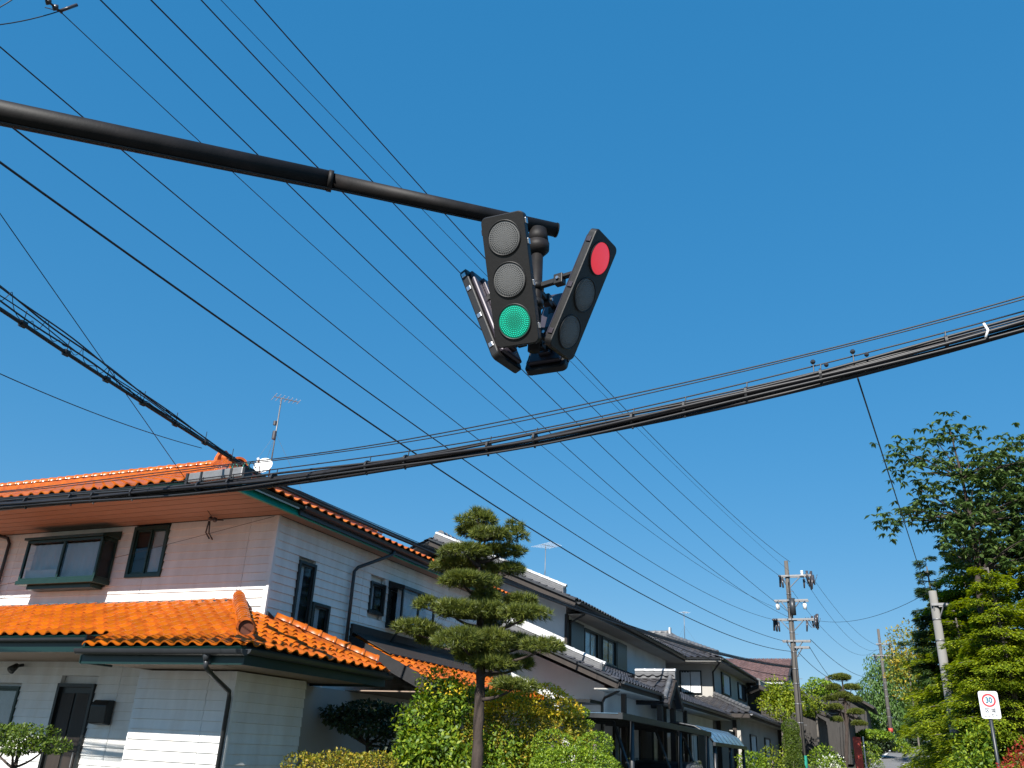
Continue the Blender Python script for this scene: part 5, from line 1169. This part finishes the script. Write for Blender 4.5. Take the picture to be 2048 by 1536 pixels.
# --- far vegetation along the street
b = thing('weeping_tree', (-.9, 88, 3.2), 'pale green weeping tree beyond the far utility pole', 'tree')
wb = [(tuple(at(px, py, 88)), (a, a, c_)) for px, py, a, c_ in ((1785, 1330, 1.9, 1.5), (1760, 1370, 2.0, 1.6), (1800, 1380, 2.0, 2.0), (1742, 1420, 1.4, 1.6), (1775, 1440, 1.9, 1.9), (1812, 1340, 1.5, 1.6))]
blob_leaves('crown', b, M['willow'], wb, 42, .30, .12, .2, 1.6, .6, .35, .3, 1.2)
trunk(b, [(-.9, 88, 3), (-.7, 88, 7), (-.3, 88, 10)], [.25, .18, .05], 'bark2')
b = thing('cloud_pruned_pine', (-2.7, 46, 1), 'far cloud-pruned pine with umbrella-shaped pads left of the street', 'pine tree')
cp = [(tuple(at(px, py, 46)), (a, a, c_)) for px, py, a, c_ in ((1683, 1356, .44, .17), (1668, 1376, .36, .16), (1702, 1376, .36, .15), (1660, 1398, .34, .14), (1710, 1400, .36, .14), (1690, 1392, .4, .16), (1672, 1415, .34, .14), (1712, 1425, .4, .14), (1716, 1448, .34, .12), (1675, 1440, .28, .12))]
needles_obj(b, cp, 1300, .09, .022, 9)
tq = [at(1692, 1540, 46), at(1694, 1460, 46), at(1690, 1400, 46), at(1684, 1360, 46)]
trunk(b, [V(tq[0].x, 46, .8)]+tq, [.12, .10, .08, .06, .03]); limbs(b, [tq[1]]*3+[tq[2]]*7, [V(*c_) for c_, r in cp], .035, .015)
b = thing('column_topiary', (-4.3, 37.5, .7), 'clipped column-shaped evergreen left of the roadside pole', 'bush')
c1 = at(1580, 1440, 37.5); rows = [((c1.x, 37.5, c1.z-.32), (.33, .33, .36)), ((c1.x, 37.5, c1.z-.9), (.36, .36, .6)), ((c1.x, 37.5, c1.z-1.6), (.38, .38, .7))]
blob_leaves('crown', b, M['column'], rows, 2600, .04, .024, .02, 6, .12)
trunk(b, [(c1.x, 37.5, .5), (c1.x, 37.5, 2.2)], [.06, .04])
b = thing('yellow_green_tree', (-5.4, 47, 1), 'yellow-green leafy tree behind the roadside pole', 'tree')
yb = [(tuple(at(px, py, Y)), (a, a, c_)) for px, py, Y, a, c_ in ((1560, 1385, 47, .7, .5), (1540, 1405, 47, .55, .45), (1590, 1400, 47.5, .6, .5), (1565, 1415, 46.5, .8, .45), (1545, 1390, 47, .4, .4), (1585, 1382, 47, .45, .4))]
blob_leaves('crown', b, M['yellow'], yb, 130, .16, .08, .2, 4, .6, .6, .5, clump=4, cr=.1)
trunk(b, [(-5.4, 47, .8), (-5.3, 47, 3.8)], [.1, .06], 'bark2')
b = thing('yellow_green_shrub', (-3.6, 47, 1), 'yellow-green shrub showing just right of the roadside pole', 'shrub')
blob_leaves('crown', b, M['yellow'], [(tuple(at(1632, 1408, 46)), (.45, .4, .36)), (tuple(at(1620, 1420, 46)), (.4, .4, .3))], 150, .14, .07, .2, 4, .6, clump=3, cr=.08)
trunk(b, [(-3.6, 46, .8), (-3.6, 46, 4.2)], [.06, .04], 'bark2')
for nm, lb, m_, px, py, Y, rr, dn in (('garden_shrub', 'dark green shrub at the foot of the roadside pole', 'box', 1645, 1512, 38, (.5, .5, .4), 200),
        ('white_flowering_shrub', 'white-flowering shrub right of the roadside pole base', 'flower', 1665, 1524, 37, (.5, .45, .26), 55),
        ('garden_shrub', 'yellowish shrub left of the column topiary at the bottom edge', 'yellow', 1545, 1515, 36, (.5, .5, .4), 130),
        ('garden_shrub', 'low green shrub by the dark post in the garden', 'box', 1505, 1520, 34, (.5, .5, .3), 260),
        ('garden_shrub', 'bright clipped shrub before the brick-red panel', 'shrub', 1735, 1508, 50, (.7, .7, .5), 160),
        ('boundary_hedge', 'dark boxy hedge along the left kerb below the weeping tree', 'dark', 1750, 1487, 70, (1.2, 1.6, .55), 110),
        ('boundary_hedge', 'green hedge top at the far left roadside', 'box', 1750, 1471, 70, (1.25, 1.6, .3), 140),
        ('roadside_plants', 'low green plants around the far pole base', 'shrub', 1797, 1492, 77, (.9, .8, .3), 120),
        ('tree_far', 'small round green treetop above the far dark roofs', 'box', 1640, 1375, 72, (1.1, 1.1, .6), 110),
        ('tree_far', 'brownish tree right of the far pole behind the layered trees', 'azalea', 1812, 1300, 62, (1.3, 1.2, 1.6), 45)):
    c_ = at(px, py, Y); b = thing(nm if nm != 'tree_far' else 'distant_tree', (c_.x, c_.y, gz(Y)), lb, 'hedge' if 'hedge' in nm else 'tree' if 'tree' in nm else 'shrub')
    big = .2 if Y > 55 else .10
    blob_leaves('crown', b, M[m_], [(tuple(c_), rr)] + ([] if Y > 65 else [(tuple(c_-V(0, 0, rr[2]*.9)), rr)]), dn, big, big*.5, .12, 5, .4)
    if nm == 'white_flowering_shrub': blob_leaves('foliage', b, M['box'], [(tuple(c_-V(0, 0, .06)), rr)], 260, .09, .04, .1, 5, .4)
    trunk(b, [(c_.x, c_.y, gz(Y)-.1), (c_.x, c_.y, c_.z-.1)], [.06, .04], 'bark2')
c_ = at(1715, 1487, 49); b = thing('garden_screen', (c_.x, c_.y, gz(49)), 'brick-red panel with a pale post in the far garden', 'screen')
MB().box(c_.x-.2, c_.x+.18, c_.y, c_.y+.06, gz(49), c_.z+.3).build('panel', M['redwrap'], b); MB().box(c_.x+.26, c_.x+.31, c_.y-.02, c_.y+.08, gz(49), c_.z+.34).build('post', M['white'], b)
# ================================================================== speed zone sign
Ys = 22.6
sc = Ys/21.0
SP = thing('speed_limit_sign', (1.88, Ys, 0), 'white zone sign with a red ring and the number 30 on a dark post', 'sign')
tl_, tr_, br_, bl_ = at(1957, 1382, Ys), at(1996, 1382, Ys), at(2001, 1437, Ys), at(1962, 1437, Ys)
cx_ = (tl_.x+tr_.x+br_.x+bl_.x)/4; czs = (tl_.z+bl_.z)/2; hw_ = (tr_.x-tl_.x)/2; hh_ = (tl_.z-bl_.z)/2
MB().tube([(cx_-.02, Ys+.06, -.1), (cx_-.02, Ys+.06, czs+hh_*.8)], .038, 10).build('post', M['gutter'], SP, True)
rr_ = rrect(hw_*2, hh_*2, .05)
pl = MB().prism([(cx_+a, Ys, czs+b_) for a, b_ in rr_], (0, .02, 0)).build('plate', M['signwhite'], SP)
def disc(r1, r2, z, y, mt, name):
    rows = [[(cx_+math.cos(2*math.pi*k/40)*r, y, z+math.sin(2*math.pi*k/40)*r) for k in range(41)] for r in (r1, r2)]
    return MB().grid(rows).build(name, M[mt], pl)
zc = czs+hh_*.33; R1 = hw_*.72
disc(R1, R1*.74, zc, Ys-.004, 'signred', 'red_ring')
def text(s, x, z, size, mt, name, y, sx=1.0):
    cu = bpy.data.curves.new(name, 'FONT'); cu.body = s; cu.size = size; cu.align_x = 'CENTER'; cu.align_y = 'CENTER'; cu.extrude = .001; cu.offset = size*(.035 if s == '30' else .008)
    t_ = bpy.data.objects.new(name+'_tmp', cu); col.objects.link(t_); bpy.context.view_layer.update()
    me = bpy.data.meshes.new_from_object(t_.evaluated_get(bpy.context.evaluated_depsgraph_get())); bpy.data.objects.remove(t_)
    o = link_mesh(name, me, M[mt], pl); o.matrix_basis = Matrix.Translation((x, y, z)) @ Matrix.Rotation(math.pi/2, 4, 'X') @ Matrix.Diagonal((sx, 1, 1, 1)); return o
text('30', cx_, zc, R1*1.15, 'signblue', 'number', Ys-.005, .85)
text('区 域', cx_, czs-hh_*.42, hw_*.5, 'signblack', 'upper_lettering', Ys-.005)
text('ここから', cx_, czs-hh_*.76, hw_*.4, 'signblack', 'lower_lettering', Ys-.005)
for z in (czs+hh_*.6, czs-hh_*.5): MB().box(cx_-.09, cx_+.05, Ys+.021, Ys+.1, z-.02, z+.02).build('clamp', M['steel'], SP)

# alike things carry one group phrase
for o in list(col.objects):
    if o.parent is None and 'label' in o and 'group' not in o:
        base = o.name.split('.')[0]
        gname = {'layered_tree': 'layered yellow-green trees right of the street', 'utility_pole': 'concrete utility poles along the street', 'tv_antenna': 'tv antennas on the roofs', 'low_tiled_house': 'low dark houses up the street', 'clipped_bush': 'clipped bushes in the garden', 'garden_shrub': 'shrubs in the far gardens', 'span_wire': 'wires between the poles up the street', 'service_wire': 'service wires to the houses', 'boundary_hedge': 'hedges along the left kerb', 'distant_tree': 'distant trees', 'azalea_mound': 'garden mounds by the pine', 'dark_thicket': 'dark thickets'}.get(base)
        if gname: o['group'] = gname
